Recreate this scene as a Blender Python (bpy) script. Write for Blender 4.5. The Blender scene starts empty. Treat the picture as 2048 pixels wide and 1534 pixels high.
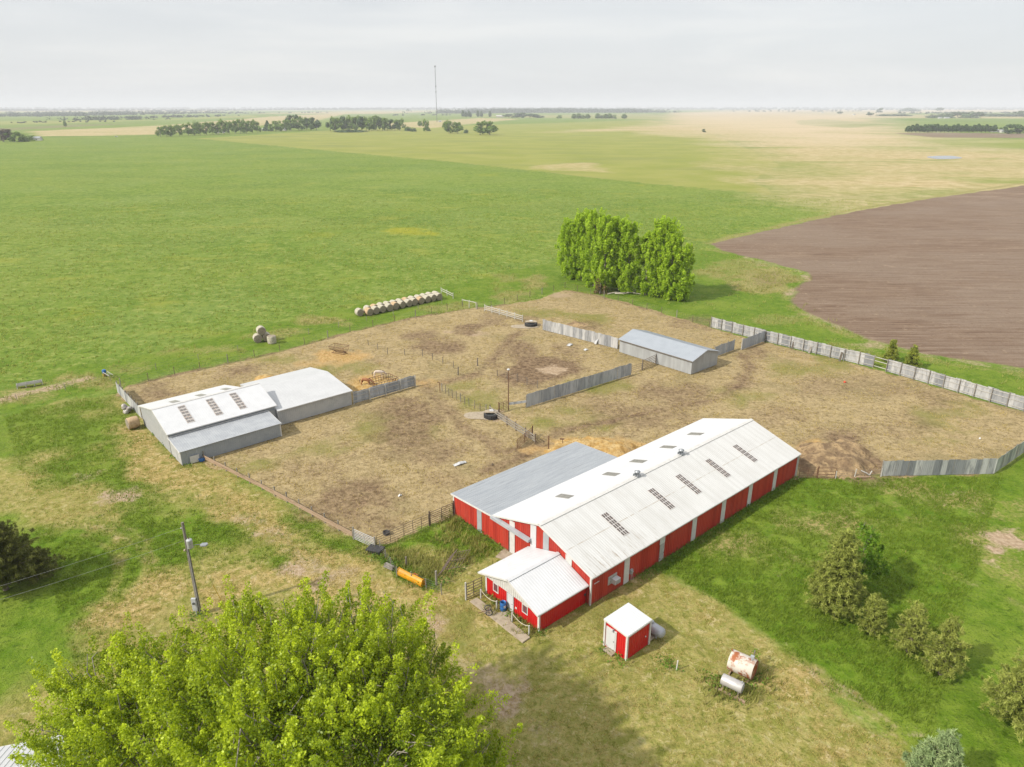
import bpy, bmesh, math, random
import numpy as np
from mathutils import Vector, Matrix
R = math.radians
random.seed(7)
rng = np.random.default_rng(11)
S = bpy.context.scene
COL = S.collection

# ------------------------------------------------------------------ survey of the site
# camera 45 m up, pitched 21.3 degrees below the horizon, 1421 px focal length on a 2048 px wide frame
FPX, CAMH, HORIZON = 1421.0, 45.0, 214.0
PITCH = math.atan((767.0 - HORIZON) / FPX)
SP, CP = math.sin(PITCH), math.cos(PITCH)
def G(u, v, z=0.0):
    """where the sight line through a photo pixel meets the level z (metres)"""
    x = (u - 1024) / FPX; y = (v - 767) / FPX
    t = (CAMH - z) / (SP + y * CP)
    return Vector((x * t, (CP - y * SP) * t, z))
def height_at(u, v, Y):
    y = (v - 767) / FPX
    return CAMH - (SP + y * CP) * Y / (CP - y * SP)
TH = R(41.2); CT, ST = math.cos(TH), math.sin(TH)
OX, OY = 7.57, 56.36
def W(a, b, z=0.0):
    """farm grid (a along the red barn, b across it) to world"""
    return Vector((OX + a * CT - b * ST, OY + a * ST + b * CT, z))
def FAB(u, v, z=0.0):
    p = G(u, v, z); x, y = p.x - OX, p.y - OY
    return (x * CT + y * ST, -x * ST + y * CT)

# ------------------------------------------------------------------ materials
def lin(c):
    c /= 255.0
    return c / 12.92 if c <= .04045 else ((c + .055) / 1.055) ** 2.4
GAIN = 1.9
def sr(r, g, b, k=1.0):
    """albedo that shows as the given display colour on sunlit level ground"""
    return tuple(min(.92, lin(c) * k / GAIN) for c in (r, g, b)) + (1.0,)
class NT:
    def __init__(s, mat):
        mat.use_nodes = True
        s.t = mat.node_tree; s.t.nodes.clear()
    def n(s, typ, **kw):
        nd = s.t.nodes.new(typ)
        for k, v in kw.items(): setattr(nd, k, v)
        return nd
    def put(s, sock, v):
        if hasattr(v, 'is_linked') or isinstance(v, bpy.types.NodeSocket): s.t.links.new(v, sock)
        else: sock.default_value = v
    def math(s, op, a, b=0.0, c=0.0, clamp=False):
        nd = s.n('ShaderNodeMath', operation=op, use_clamp=clamp)
        s.put(nd.inputs[0], a); s.put(nd.inputs[1], b); s.put(nd.inputs[2], c)
        return nd.outputs[0]
    def mix(s, f, a, b, blend='MIX'):
        nd = s.n('ShaderNodeMix', data_type='RGBA', blend_type=blend)
        nd.clamp_factor = True
        s.put(nd.inputs[0], f); s.put(nd.inputs[6], a); s.put(nd.inputs[7], b)
        return nd.outputs[2]
    def noise(s, vec, scale, detail=3.0, rough=.55, dist=0.0):
        nd = s.n('ShaderNodeTexNoise')
        s.t.links.new(vec, nd.inputs['Vector'])
        nd.inputs['Scale'].default_value = scale; nd.inputs['Detail'].default_value = detail
        nd.inputs['Roughness'].default_value = rough; nd.inputs['Distortion'].default_value = dist
        return nd.outputs[0]
    def step(s, v, lo, hi):
        nd = s.n('ShaderNodeMapRange', clamp=True, interpolation_type='SMOOTHSTEP')
        s.put(nd.inputs[0], v); nd.inputs[1].default_value = lo; nd.inputs[2].default_value = hi
        return nd.outputs[0]
    def attr(s, name):
        return s.n('ShaderNodeAttribute', attribute_name=name).outputs['Fac']
    def pos(s):
        return s.n('ShaderNodeNewGeometry').outputs['Position']
    def obj(s):
        return s.n('ShaderNodeTexCoord').outputs['Object']
    def scale(s, vec, x, y, z):
        nd = s.n('ShaderNodeMapping'); s.t.links.new(vec, nd.inputs['Vector'])
        nd.inputs['Scale'].default_value = (x, y, z); return nd.outputs[0]
    def bump(s, h, strength, dist):
        nd = s.n('ShaderNodeBump'); s.put(nd.inputs['Height'], h)
        nd.inputs['Strength'].default_value = strength; nd.inputs['Distance'].default_value = dist
        return nd.outputs[0]
    def out(s, col, rough=.7, metal=0.0, normal=None, spec=.3):
        b = s.n('ShaderNodeBsdfPrincipled')
        s.put(b.inputs['Base Color'], col); s.put(b.inputs['Roughness'], rough); s.put(b.inputs['Metallic'], metal)
        b.inputs['Specular IOR Level'].default_value = spec
        if normal is not None: s.put(b.inputs['Normal'], normal)
        o = s.n('ShaderNodeOutputMaterial'); s.t.links.new(b.outputs[0], o.inputs[0])
        return b
MATS = {}
def pm(name, c1, c2=None, scale=3.0, rough=.6, metal=0.0, lo=.35, hi=.7, stretch=(1, 1, 1), c3=None, s3=.7, lo3=.6, hi3=.72, bump=0.0, tone=None, spec=.3):
    """painted / weathered surface: two tones by noise, stains of a third colour, optional per-sheet tone"""
    if name in MATS: return MATS[name]
    m = bpy.data.materials.new(name); t = NT(m)
    v = t.scale(t.obj(), *stretch)
    col = t.mix(t.step(t.noise(v, scale, 4), lo, hi), c1, c2 or c1)
    if tone: col = t.mix(t.attr('tone'), col, tone)
    if c3: col = t.mix(t.step(t.noise(v, s3, 5, .65), lo3, hi3), col, c3)
    nrm = t.bump(t.noise(v, scale * 2, 4), bump, .05) if bump else None
    t.out(col, rough, metal, nrm, spec)
    MATS[name] = m; return m

# ------------------------------------------------------------------ mesh builder
class MB:
    def __init__(s): s.v = []; s.f = []; s.tone = []; s.tn = 0.0; s.sm = []
    def add(s, vs, fs, smooth=False):
        o = len(s.v); s.v += [tuple(p) for p in vs]
        s.f += [tuple(i + o for i in f) for f in fs]
        s.tone += [s.tn] * len(fs); s.sm += [smooth] * len(fs)
    def hexa(s, p):   # 4 bottom (ccw), 4 top
        s.add(p, [(3, 2, 1, 0), (4, 5, 6, 7), (0, 1, 5, 4), (1, 2, 6, 5), (2, 3, 7, 6), (3, 0, 4, 7)])
    def box(s, x0, x1, y0, y1, z0, z1):
        s.hexa([(x0, y0, z0), (x1, y0, z0), (x1, y1, z0), (x0, y1, z0), (x0, y0, z1), (x1, y0, z1), (x1, y1, z1), (x0, y1, z1)])
    def rbox(s, cx, cy, cz, sx, sy, sz, rot=None):
        M = rot or Matrix.Identity(3)
        p = [Vector((x * sx / 2, y * sy / 2, z * sz / 2)) for z in (-1, 1) for x, y in ((-1, -1), (1, -1), (1, 1), (-1, 1))]
        s.hexa([M @ q + Vector((cx, cy, cz)) for q in p])
    def frame(s, p, q):
        p, q = Vector(p), Vector(q); d = (q - p).normalized()
        up = Vector((0, 0, 1)) if abs(d.z) < .95 else Vector((0, 1, 0))
        sx = d.cross(up).normalized(); return p, q, sx, sx.cross(d).normalized()
    def bar(s, p, q, w, h):
        p, q, x, y = s.frame(p, q); x = x * w / 2; y = y * h / 2
        s.hexa([p - x - y, p + x - y, p + x + y, p - x + y, q - x - y, q + x - y, q + x + y, q - x + y])
    def tube(s, p, q, r, r2=None, n=7, caps=True):
        p, q, x, y = s.frame(p, q); r2 = r if r2 is None else r2
        c = [(math.cos(2 * math.pi * i / n), math.sin(2 * math.pi * i / n)) for i in range(n)]
        vs = [p + (x * a + y * b) * r for a, b in c] + [q + (x * a + y * b) * r2 for a, b in c]
        s.add(vs, [(i, (i + 1) % n, n + (i + 1) % n, n + i) for i in range(n)], True)
        if caps: s.add(vs, [tuple(range(n))[::-1], tuple(range(n, 2 * n))])
    def pipe(s, pts, r, n=6):
        for a, b in zip(pts, pts[1:]): s.tube(a, b, r, n=n)
    def lathe(s, prof, n=20, M=None, close=True):
        """prof = (radius, z) pairs about local z"""
        vs = []
        for r, z in prof:
            for i in range(n):
                a = 2 * math.pi * i / n; p = Vector((r * math.cos(a), r * math.sin(a), z))
                vs.append(M @ p if M else p)
        fs = [(k * n + i, k * n + (i + 1) % n, (k + 1) * n + (i + 1) % n, (k + 1) * n + i) for k in range(len(prof) - 1) for i in range(n)]
        s.add(vs, fs, True)
        if close:
            s.add(vs[:n], [tuple(range(n))[::-1]]); s.add(vs[-n:], [tuple(range(n))])
    def prism(s, poly, axis, t0, t1):
        """polygon of 2-D points extruded along an axis ('x': poly is (y,z); 'y': (x,z); 'z': (x,y))"""
        mk = {'x': lambda t, p: (t, p[0], p[1]), 'y': lambda t, p: (p[0], t, p[1]), 'z': lambda t, p: (p[0], p[1], t)}[axis]
        n = len(poly); vs = [mk(t0, p) for p in poly] + [mk(t1, p) for p in poly]
        s.add(vs, [tuple(range(n))[::-1], tuple(range(n, 2 * n))] + [(i, (i + 1) % n, n + (i + 1) % n, n + i) for i in range(n)])
    def slab(s, a, b, c, d, t):
        """sloping sheet a,b,c,d (ccw from above) of thickness t below it"""
        vs = [Vector(p) for p in (a, b, c, d)]; n = (vs[1] - vs[0]).cross(vs[3] - vs[0]).normalized() * t
        s.hexa([p - n for p in vs] + vs)
    def ribs(s, a, b, c, d, spacing, w=.05, h=.03, start=.1):
        """raised ribs on sheet a,b,c,d running from edge a-b to edge d-c"""
        a, b, c, d = (Vector(p) for p in (a, b, c, d)); n = (b - a).cross(d - a).normalized()
        L = (b - a).length; u = start
        while u < L - .05:
            t = u / L; p = a.lerp(b, t); q = d.lerp(c, t); e = (b - a).normalized() * w / 2
            s.hexa([p - e, p + e, q + e, q - e, p - e * .6 + n * h, p + e * .6 + n * h, q + e * .6 + n * h, q - e * .6 + n * h])
            u += spacing
    def build(s, name, mat, parent=None, loc=None, rot=0.0, bevel=0.0):
        me = bpy.data.meshes.new(name)
        me.from_pydata(s.v, [], s.f)
        if any(s.tone):
            at = me.attributes.new('tone', 'FLOAT', 'FACE'); at.data.foreach_set('value', np.array(s.tone, np.float32))
        if any(s.sm): me.polygons.foreach_set('use_smooth', np.array(s.sm, bool))
        bm = bmesh.new(); bm.from_mesh(me); bmesh.ops.recalc_face_normals(bm, faces=bm.faces); bm.to_mesh(me); bm.free()
        me.materials.append(mat); me.update()
        o = bpy.data.objects.new(name, me); COL.objects.link(o)
        if parent: o.parent = parent
        if loc is not None: o.location = loc
        o.rotation_euler.z = rot
        if bevel:
            b = o.modifiers.new('Bevel', 'BEVEL'); b.width = bevel; b.segments = 2; b.limit_method = 'ANGLE'
        return o
def tag(o, label, cat, group=None, kind=None):
    if label: o['label'] = label
    if cat: o['category'] = cat
    if group: o['group'] = group
    if kind: o['kind'] = kind
    return o
def thing(name, label, cat, loc=(0, 0, 0), rot=0.0, group=None):
    o = bpy.data.objects.new(name, None); COL.objects.link(o)
    o.location = loc; o.rotation_euler.z = rot; o.empty_display_size = .3
    return tag(o, label, cat, group)
def dup(root, loc, rot, label=None, group=None, scale=None):
    r = root.copy(); COL.objects.link(r); r.location = loc; r.rotation_euler.z = rot
    if scale: r.scale = scale
    if label: r['label'] = label
    if group: r['group'] = group
    for ch in list(root.children):
        c = ch.copy(); COL.objects.link(c); c.parent = r
        for g in list(ch.children):
            d = g.copy(); COL.objects.link(d); d.parent = c
    return r
def npmesh(name, V, F, mat, attrs=None, smooth=False, parent=None):
    """big mesh from arrays; F is (n,3) or (n,4); attrs: name -> per-face floats"""
    me = bpy.data.meshes.new(name); V = np.ascontiguousarray(V, np.float32); F = np.ascontiguousarray(F, np.int32)
    k = F.shape[1]
    me.vertices.add(len(V)); me.vertices.foreach_set('co', V.ravel())
    me.loops.add(F.size); me.loops.foreach_set('vertex_index', F.ravel())
    me.polygons.add(len(F)); me.polygons.foreach_set('loop_start', np.arange(0, F.size, k, dtype=np.int32))
    if smooth: me.polygons.foreach_set('use_smooth', np.ones(len(F), bool))
    for nme, (dom, arr) in (attrs or {}).items():
        at = me.attributes.new(nme, 'FLOAT', dom); at.data.foreach_set('value', np.ascontiguousarray(arr, np.float32))
    me.update(calc_edges=True); me.validate()
    me.materials.append(mat)
    o = bpy.data.objects.new(name, me); COL.objects.link(o)
    if parent: o.parent = parent
    return o
# ------------------------------------------------------------------ camera, sky, sun
cam = bpy.data.cameras.new('camera'); co = bpy.data.objects.new('camera', cam); COL.objects.link(co)
cam.sensor_fit = 'HORIZONTAL'; cam.sensor_width = 36.0; cam.lens = 36.0 * FPX / 2048.0
cam.clip_start = .5; cam.clip_end = 120000.0
co.location = (0, 0, CAMH); co.rotation_euler = (R(90) - PITCH, 0, 0)
S.camera = co
SUN_EL, SUN_AZ = R(39.0), R(207.0)          # the sun stands to the left and behind the camera
sl = bpy.data.lights.new('sun', 'SUN'); sl.energy = 3.0; sl.angle = R(1.3); sl.color = (1.0, .94, .84)
so = bpy.data.objects.new('sun', sl); COL.objects.link(so); so.location = (-60, -40, 90)
sd = Vector((math.cos(SUN_AZ) * math.cos(SUN_EL), math.sin(SUN_AZ) * math.cos(SUN_EL), math.sin(SUN_EL)))
so.rotation_euler = sd.to_track_quat('Z', 'Y').to_euler()
w = bpy.data.worlds.new('World'); S.world = w; w.use_nodes = True
nt = w.node_tree; nt.nodes.clear()
sky = nt.nodes.new('ShaderNodeTexSky'); sky.sky_type = 'NISHITA'; sky.sun_disc = False
sky.sun_elevation = SUN_EL; sky.sun_rotation = R(90) - SUN_AZ; sky.altitude = 400; sky.air_density = 1.0; sky.dust_density = 3.0
tc = nt.nodes.new('ShaderNodeTexCoord'); mp = nt.nodes.new('ShaderNodeMapping'); mp.inputs['Scale'].default_value = (1.3, 1.3, 11.0)
nz = nt.nodes.new('ShaderNodeTexNoise'); nz.inputs['Scale'].default_value = 1.7; nz.inputs['Detail'].default_value = 6; nz.inputs['Roughness'].default_value = .55; nz.inputs['Distortion'].default_value = .4
rp = nt.nodes.new('ShaderNodeValToRGB')
rp.color_ramp.elements[0].position = .40; rp.color_ramp.elements[0].color = (4.05, 4.15, 4.24, 1)
rp.color_ramp.elements[1].position = .66; rp.color_ramp.elements[1].color = (4.75, 4.75, 4.7, 1)
e = rp.color_ramp.elements.new(.52); e.color = (4.3, 4.37, 4.42, 1)
mx = nt.nodes.new('ShaderNodeMix'); mx.data_type = 'RGBA'; mx.inputs[0].default_value = .88
bg = nt.nodes.new('ShaderNodeBackground'); bg.inputs['Strength'].default_value = .1
wo = nt.nodes.new('ShaderNodeOutputWorld')
L = nt.links.new
L(tc.outputs['Generated'], mp.inputs['Vector']); L(mp.outputs[0], nz.inputs['Vector']); L(nz.outputs[0], rp.inputs[0])
# thin overcast: the veil brightens towards the top of the sky
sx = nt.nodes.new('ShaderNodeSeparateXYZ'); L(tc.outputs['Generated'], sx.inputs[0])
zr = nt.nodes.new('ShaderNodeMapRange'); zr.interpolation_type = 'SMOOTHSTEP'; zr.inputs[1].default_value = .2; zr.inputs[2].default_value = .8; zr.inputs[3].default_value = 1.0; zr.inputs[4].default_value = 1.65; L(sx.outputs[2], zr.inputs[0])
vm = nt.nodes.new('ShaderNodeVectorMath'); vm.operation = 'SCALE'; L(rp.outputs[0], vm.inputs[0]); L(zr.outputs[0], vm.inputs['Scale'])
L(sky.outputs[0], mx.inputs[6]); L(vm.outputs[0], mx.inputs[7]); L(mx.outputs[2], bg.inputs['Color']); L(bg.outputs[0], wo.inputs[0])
vs = S.view_settings; vs.view_transform = 'Standard'; vs.look = 'None'; vs.gamma = 1.0; vs.use_curve_mapping = False; vs.exposure = .9
cy = S.cycles; cy.max_bounces = 6; cy.diffuse_bounces = 4; cy.glossy_bounces = 2; cy.transmission_bounces = 4; cy.volume_bounces = 0; cy.transparent_max_bounces = 8
cy.use_denoising = True; cy.caustics_reflective = False; cy.caustics_refractive = False
try: cy.denoiser = 'OPENIMAGEDENOISE'
except Exception: pass
cy.sample_clamp_indirect = 4.0
# hazy air between the ground and a little above the mast
mh = bpy.data.materials.new('haze_air'); mh.use_nodes = True; mh.node_tree.nodes.clear()
pv = mh.node_tree.nodes.new('ShaderNodeVolumePrincipled'); pv.inputs['Color'].default_value = (.93, .96, 1.0, 1); pv.inputs['Density'].default_value = 1.1e-4
pv.inputs['Anisotropy'].default_value = 0.0
om = mh.node_tree.nodes.new('ShaderNodeOutputMaterial'); mh.node_tree.links.new(pv.outputs[0], om.inputs['Volume'])
b = MB(); b.box(-52000, 52000, -52000, 52000, -3.0, 185.0); hz = b.build('haze', mh); tag(hz, None, None, kind='stuff'); hz.display_type = 'WIRE'
# ------------------------------------------------------------------ ground: one sheet to the horizon
def ring(): 
    r = [1.5]
    while r[-1] < 50000:
        r.append(r[-1] * (1.0062 if 26 < r[-1] < 420 else 1.011 if 420 <= r[-1] < 4000 else 1.04) + .0)
    return np.array(r)
rr = ring()
a1 = np.radians(np.arange(-46, 46.01, .19)) + math.pi / 2
a2 = np.radians(np.arange(48, 313, 2.0)) + math.pi / 2
aa = np.concatenate([a1, a2])
nr, na = len(rr), len(aa)
GX = (rr[:, None] * np.cos(aa)[None, :]).ravel(); GY = (rr[:, None] * np.sin(aa)[None, :]).ravel()
def vnoise(x, y, s, seed=0):
    """smooth value noise, for the lie of the land and ragged field edges"""
    x = x / s + 13.7 * seed; y = y / s - 7.3 * seed
    xi = np.floor(x).astype(np.int64); yi = np.floor(y).astype(np.int64); xf = x - xi; yf = y - yi
    def h(i, j):
        n = (i * 374761393 + j * 668265263 + seed * 1442695041) & 0x7fffffff
        n = ((n ^ (n >> 13)) * 1274126177) & 0x7fffffff
        return ((n ^ (n >> 16)) & 0xffff) / 65535.0
    u = xf * xf * (3 - 2 * xf); v = yf * yf * (3 - 2 * yf)
    return (h(xi, yi) * (1 - u) + h(xi + 1, yi) * u) * (1 - v) + (h(xi, yi + 1) * (1 - u) + h(xi + 1, yi + 1) * u) * v
def sdf(poly):
    """signed distance (positive inside) from every ground vertex near the polygon"""
    P = np.array([(p[0], p[1]) for p in poly], float)
    return P
def paint(dst, poly, feather, value=1.0, wob=0.0, ws=3.0, xs=None, ys=None):
    X, Y = (GX, GY) if xs is None else (xs, ys)
    P = np.array([(p[0], p[1]) for p in poly], float); m = feather + wob + .5
    idx = np.nonzero((X > P[:, 0].min() - m) & (X < P[:, 0].max() + m) & (Y > P[:, 1].min() - m) & (Y < P[:, 1].max() + m))[0]
    if len(idx) == 0: return
    x, y = X[idx], Y[idx]; d2 = np.full(len(x), 1e18); ins = np.zeros(len(x), bool)
    n = len(P)
    for i in range(n):
        ax, ay = P[i]; bx, by = P[(i + 1) % n]; ex, ey = bx - ax, by - ay
        t = np.clip(((x - ax) * ex + (y - ay) * ey) / (ex * ex + ey * ey + 1e-12), 0, 1)
        d2 = np.minimum(d2, (x - ax - t * ex) ** 2 + (y - ay - t * ey) ** 2)
        c = (ay > y) != (by > y)
        if ey != 0: ins ^= c & (x < (y - ay) * ex / ey + ax)
    sd = np.sqrt(d2) * np.where(ins, 1, -1)
    if wob: sd = sd + (vnoise(x, y, ws, 3) - .5) * 2 * wob + (vnoise(x, y, ws / 3.1, 5) - .5) * wob
    q = np.clip(.5 + sd / feather, 0, 1) * abs(value)
    if value >= 0: dst[idx] = np.maximum(dst[idx], q)
    else: dst[idx] = dst[idx] * (1 - q)
def line(dst, pts, width, feather, value=1.0, wob=0.0, ws=3.0):
    """a strip along a polyline"""
    pts = [Vector((p[0], p[1])) for p in pts]
    for a, b2 in zip(pts, pts[1:]):
        d = (b2 - a); n = Vector((-d.y, d.x)).normalized() * width / 2; e = d.normalized() * width * .3
        paint(dst, [a - e + n, b2 + e + n, b2 + e - n, a - e - n], feather, value, wob, ws)
def px(*q): return [G(*p) for p in q]
def blob(u, v, w_, h_, n=14):
    """ellipse of pixels (half sizes w_, h_) laid on the ground"""
    return px(*[(u + w_ * math.cos(2 * math.pi * i / n), v + h_ * math.sin(2 * math.pi * i / n)) for i in range(n)])
Z = lambda: np.zeros(nr * na, np.float32)
M_tan, M_yel, M_lush, M_plough, M_corral, M_mud, M_dry, M_bare, M_straw, M_rough, M_olive, M_pink, M_flower = (Z() for _ in range(13))

# corral of trampled ground, in pens
corral = px((262, 771), (400, 738), (560, 703), (700, 663), (830, 634), (960, 613), (1010, 609), (1060, 600), (1130, 580), (1190, 588), (1300, 618), (1423, 657), (1530, 684), (1748, 738), (2048, 823)) + \
    [W(86, -16), W(69.7, -17.4), W(59.4, -16.7), W(47.6, -7.2)] + px((1762, 952), (1600, 957)) + [W(30, 4), W(5, 8), W(0, 21)] + px((908, 1031), (752, 1097), (700, 1075), (560, 995), (404, 918), (360, 900), (300, 850), (240, 790))
paint(M_corral, corral, 1.2, 1, .8, 4)
paint(M_corral, px((1010, 608), (1080, 598), (1130, 577), (1060, 592)), 1.0, -1, .5, 3)
# manure, wheel ruts and cattle paths
for u, v, w_, h_, val in ((820, 850, 70, 60, .75), (870, 900, 60, 30, .6), (690, 1005, 90, 55, .75), (740, 1020, 60, 40, .6), (1080, 740, 85, 30, 1.0), (1040, 700, 40, 20, .8), (1130, 705, 40, 18, .6),
    (880, 690, 50, 16, .8), (840, 672, 40, 12, .7), (940, 660, 26, 14, .8), (985, 640, 30, 16, .55), (1180, 650, 40, 8, .6), (1390, 645, 60, 14, .5), (1330, 790, 90, 26, .6), (1300, 830, 90, 30, .55),
    (1210, 815, 60, 22, .5), (470, 740, 40, 10, .6), (330, 790, 40, 10, .7), (290, 772, 30, 8, .5), (1660, 890, 50, 36, .9), (1720, 930, 60, 26, .9), (1650, 935, 50, 18, 1.0), (1880, 800, 60, 26, .4), (1750, 770, 90, 24, .35),
    (620, 940, 90, 30, .35), (900, 955, 50, 20, .35), (1060, 640, 30, 8, .5), (760, 720, 30, 8, .35), (1500, 700, 30, 14, .6), (1650, 770, 60, 20, .4), (1560, 830, 60, 20, .4), (1800, 850, 80, 22, .4)):
    paint(M_mud, blob(u, v, w_, h_), 4.5 if w_ > 35 else 2.5, val, 2.2, 3.5)
line(M_mud, px((1480, 705), (1505, 730), (1480, 770), (1420, 800), (1340, 815), (1230, 840), (1120, 862), (1060, 905), (960, 945)), 2.2, 2.4, .85, .7, 2.5)
line(M_mud, px((1040, 660), (1010, 690), (985, 720), (955, 745), (860, 775), (840, 760)), 2.0, 2.2, .8, .7, 2.5)
line(M_mud, px((850, 770), (885, 815), (925, 850), (980, 885), (1010, 910)), 2.5, 2.6, .7, .7, 2.5)
line(M_mud, px((1010, 905), (1060, 890), (1100, 875)), 2.0, 2.0, .7, .5, 2)
line(M_mud, px((262, 771), (400, 738), (560, 703), (700, 663), (830, 634), (960, 613), (1010, 609)), .9, 1.2, .85, .5, 2)
line(M_mud, px((1130, 580), (1190, 590), (1300, 620), (1423, 660)), 1.0, 1.3, .7, .5, 2)
# greener patches in the pens
for u, v, w_, h_ in ((960, 800, 60, 26), (940, 770, 40, 14), (1180, 640, 50, 14), (560, 720, 60, 10), (640, 745, 50, 12), (700, 740, 50, 10), (780, 830, 60, 20), (740, 870, 60, 26), (870, 860, 40, 26), (1140, 850, 80, 18),
    (1200, 770, 60, 18), (1700, 720, 60, 16), (1900, 830, 60, 26), (1860, 880, 60, 16), (1600, 740, 60, 16), (1090, 625, 60, 10), (640, 900, 60, 18), (520, 925, 40, 16), (1100, 820, 60, 12), (1480, 790, 60, 16)):
    paint(M_olive, blob(u, v, w_, h_), 6, .62, 3, 5)
# straw by the feeders and the barn
for u, v, w_, h_, val in ((682, 712, 52, 14, .9), (640, 725, 60, 10, .5), (735, 765, 40, 16, 1), (540, 757, 34, 7, .9), (1180, 895, 80, 16, 1), (1130, 884, 40, 10, 1), (1260, 890, 34, 12, .9), (1100, 900, 50, 14, .6), (870, 765, 40, 6, .6), (1625, 890, 34, 10, .8)):
    paint(M_straw, blob(u, v, w_, h_), 2.5, val, 1.4, 2)
# farmyard lawn: dry, mown and worn
yard = px((0, 840), (110, 800), (240, 790), (300, 850), (360, 925), (404, 918), (752, 1098), (908, 1031), (1000, 1100)) + [W(0, 3), W(12, -1.5)] + px((1340, 1145), (1450, 1205), (1560, 1290), (1660, 1370), (1760, 1450), (1880, 1545), (1900, 1700), (-300, 1700), (-300, 900))
paint(M_dry, yard, 2.0, .62, .8, 4)
paint(M_lush, px((300, 985), (420, 1000), (560, 1050), (690, 1095), (640, 1120), (520, 1100), (400, 1060), (310, 1030)), 6, .7, 4, 5)
paint(M_lush, px((-300, 1030), (120, 1040), (300, 1010), (470, 1030), (620, 1060), (700, 1100), (560, 1120), (420, 1120), (330, 1180), (240, 1235), (150, 1290), (60, 1330), (0, 1400), (-300, 1400)), 5, .9, 3, 6)
paint(M_lush, px((-200, 860), (80, 800), (180, 790), (260, 830), (250, 880), (270, 940), (330, 985), (200, 980), (60, 930), (-200, 930)), 7, .75, 4, 6)
for q, val in (((270, 850, 34, 20), .9), ((300, 905, 40, 30), .9), ((345, 950, 50, 30), .8), ((440, 950, 60, 26), .5), ((330, 1190, 80, 40), .9), ((420, 1170, 90, 46), .9), ((520, 1130, 70, 30), .55), ((620, 1140, 60, 40), .5), ((60, 900, 60, 30), .4), ((150, 1010, 120, 22), .45), ((250, 980, 60, 14), .5),
    ((1250, 1170, 90, 30), .8), ((1330, 1200, 60, 30), .7), ((1150, 1290, 70, 26), .6), ((1400, 1240, 60, 26), .7), ((1500, 1290, 60, 30), .8), ((1600, 1370, 70, 40), .85), ((1700, 1440, 70, 44), .9), ((1640, 1500, 90, 40), .8), ((1250, 1400, 110, 50), .45), ((1100, 1340, 60, 30), .5), ((980, 1220, 40, 26), .6), ((950, 1180, 60, 18), .45), ((1470, 1440, 70, 50), .6), ((20, 1440, 70, 50), .8), ((560, 1200, 90, 30), .6), ((880, 1210, 40, 16), .4), ((40, 965, 90, 20), .5), ((480, 1050, 90, 20), .35)):
    paint(M_dry, blob(*q), 6, val, 3, 4)
for u, v, w_, h_, val in ((910, 1250, 34, 36, .5), (860, 1220, 30, 14, .5), (1000, 1150, 30, 20, .3), (1240, 1350, 60, 20, .35), (1060, 1300, 50, 18, .3), (1390, 1330, 60, 24, .3), (560, 1090, 70, 20, .3), (600, 1020, 80, 16, .25), (1200, 1230, 60, 20, .35), (400, 1000, 70, 16, .35)):
    paint(M_olive, blob(u, v, w_, h_), 6, val * 1.5, 3, 4)
for u, v, w_, h_, val in ((240, 990, 40, 10, .8), (170, 950, 22, 7, .6), (600, 1142, 46, 20, .75), (640, 1160, 34, 16, .7), (720, 1210, 30, 26, .6), (1000, 1400, 52, 26, .75), (985, 1350, 50, 20, .5), (870, 1270, 14, 44, .7), (905, 1300, 22, 14, .6), (490, 1040, 40, 9, .55), (540, 1060, 40, 12, .5), (700, 1150, 40, 12, .5), (2010, 1085, 40, 22, 1.0), (1975, 1070, 20, 8, .8), (1930, 1010, 20, 7, .6), (1990, 1120, 40, 8, .6), (1960, 1100, 26, 6, .5), (1780, 1470, 60, 30, .35), (1900, 985, 30, 6, .5), (30, 1460, 50, 10, .4),
    (1350, 705, 30, 4, .3), (985, 832, 24, 8, .9), (960, 828, 14, 7, .8), (1065, 648, 24, 6, .8), (1120, 590, 26, 5, .6), (1110, 738, 26, 6, .9), (960, 665, 10, 6, .9), (900, 665, 14, 5, .6)):
    paint(M_bare, blob(u, v, w_, h_), 2.2, val, 1.4, 1.6)
line(M_bare, px((560, 1135), (640, 1175), (720, 1230), (800, 1300), (900, 1390)), .7, 1.5, .5, .5, 2)
trk = px((262, 850), (285, 900), (330, 945), (410, 975), (480, 1010), (560, 1070), (640, 1135), (720, 1180), (860, 1200), (930, 1240))
line(M_lush, trk, 3.5, 4, -.75, 1.5, 5); line(M_dry, trk, 8, 6, 1.0, 2, 5); line(M_dry, px((240, 1230), (330, 1190), (420, 1160), (520, 1150), (640, 1150)), 7, 6, 1, 2, 4); line(M_lush, px((250, 1240), (330, 1190), (420, 1165), (520, 1150), (640, 1150)), 6, 5, -.9, 2, 4)
line(M_bare, px((560, 1080), (640, 1140), (720, 1190), (790, 1290)), 1.6, 3, .6, 1, 3); line(M_bare, px((870, 1240), (930, 1330), (1000, 1400), (1080, 1470)), 1.4, 3, .55, 1, 3)
def tyre_track(*q, val=.55, sep=1.6):
    pts = px(*q)
    for o_ in (-sep / 2, sep / 2): line(M_bare, [p + Vector((0, o_, 0)) for p in pts], .35, .8, val * .6, .3, 2); line(M_dry, [p + Vector((0, o_, 0)) for p in pts], .8, 1.2, val, .3, 2); line(M_lush, [p + Vector((0, o_, 0)) for p in pts], .7, 1.0, -val * .8, .3, 2)
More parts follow.
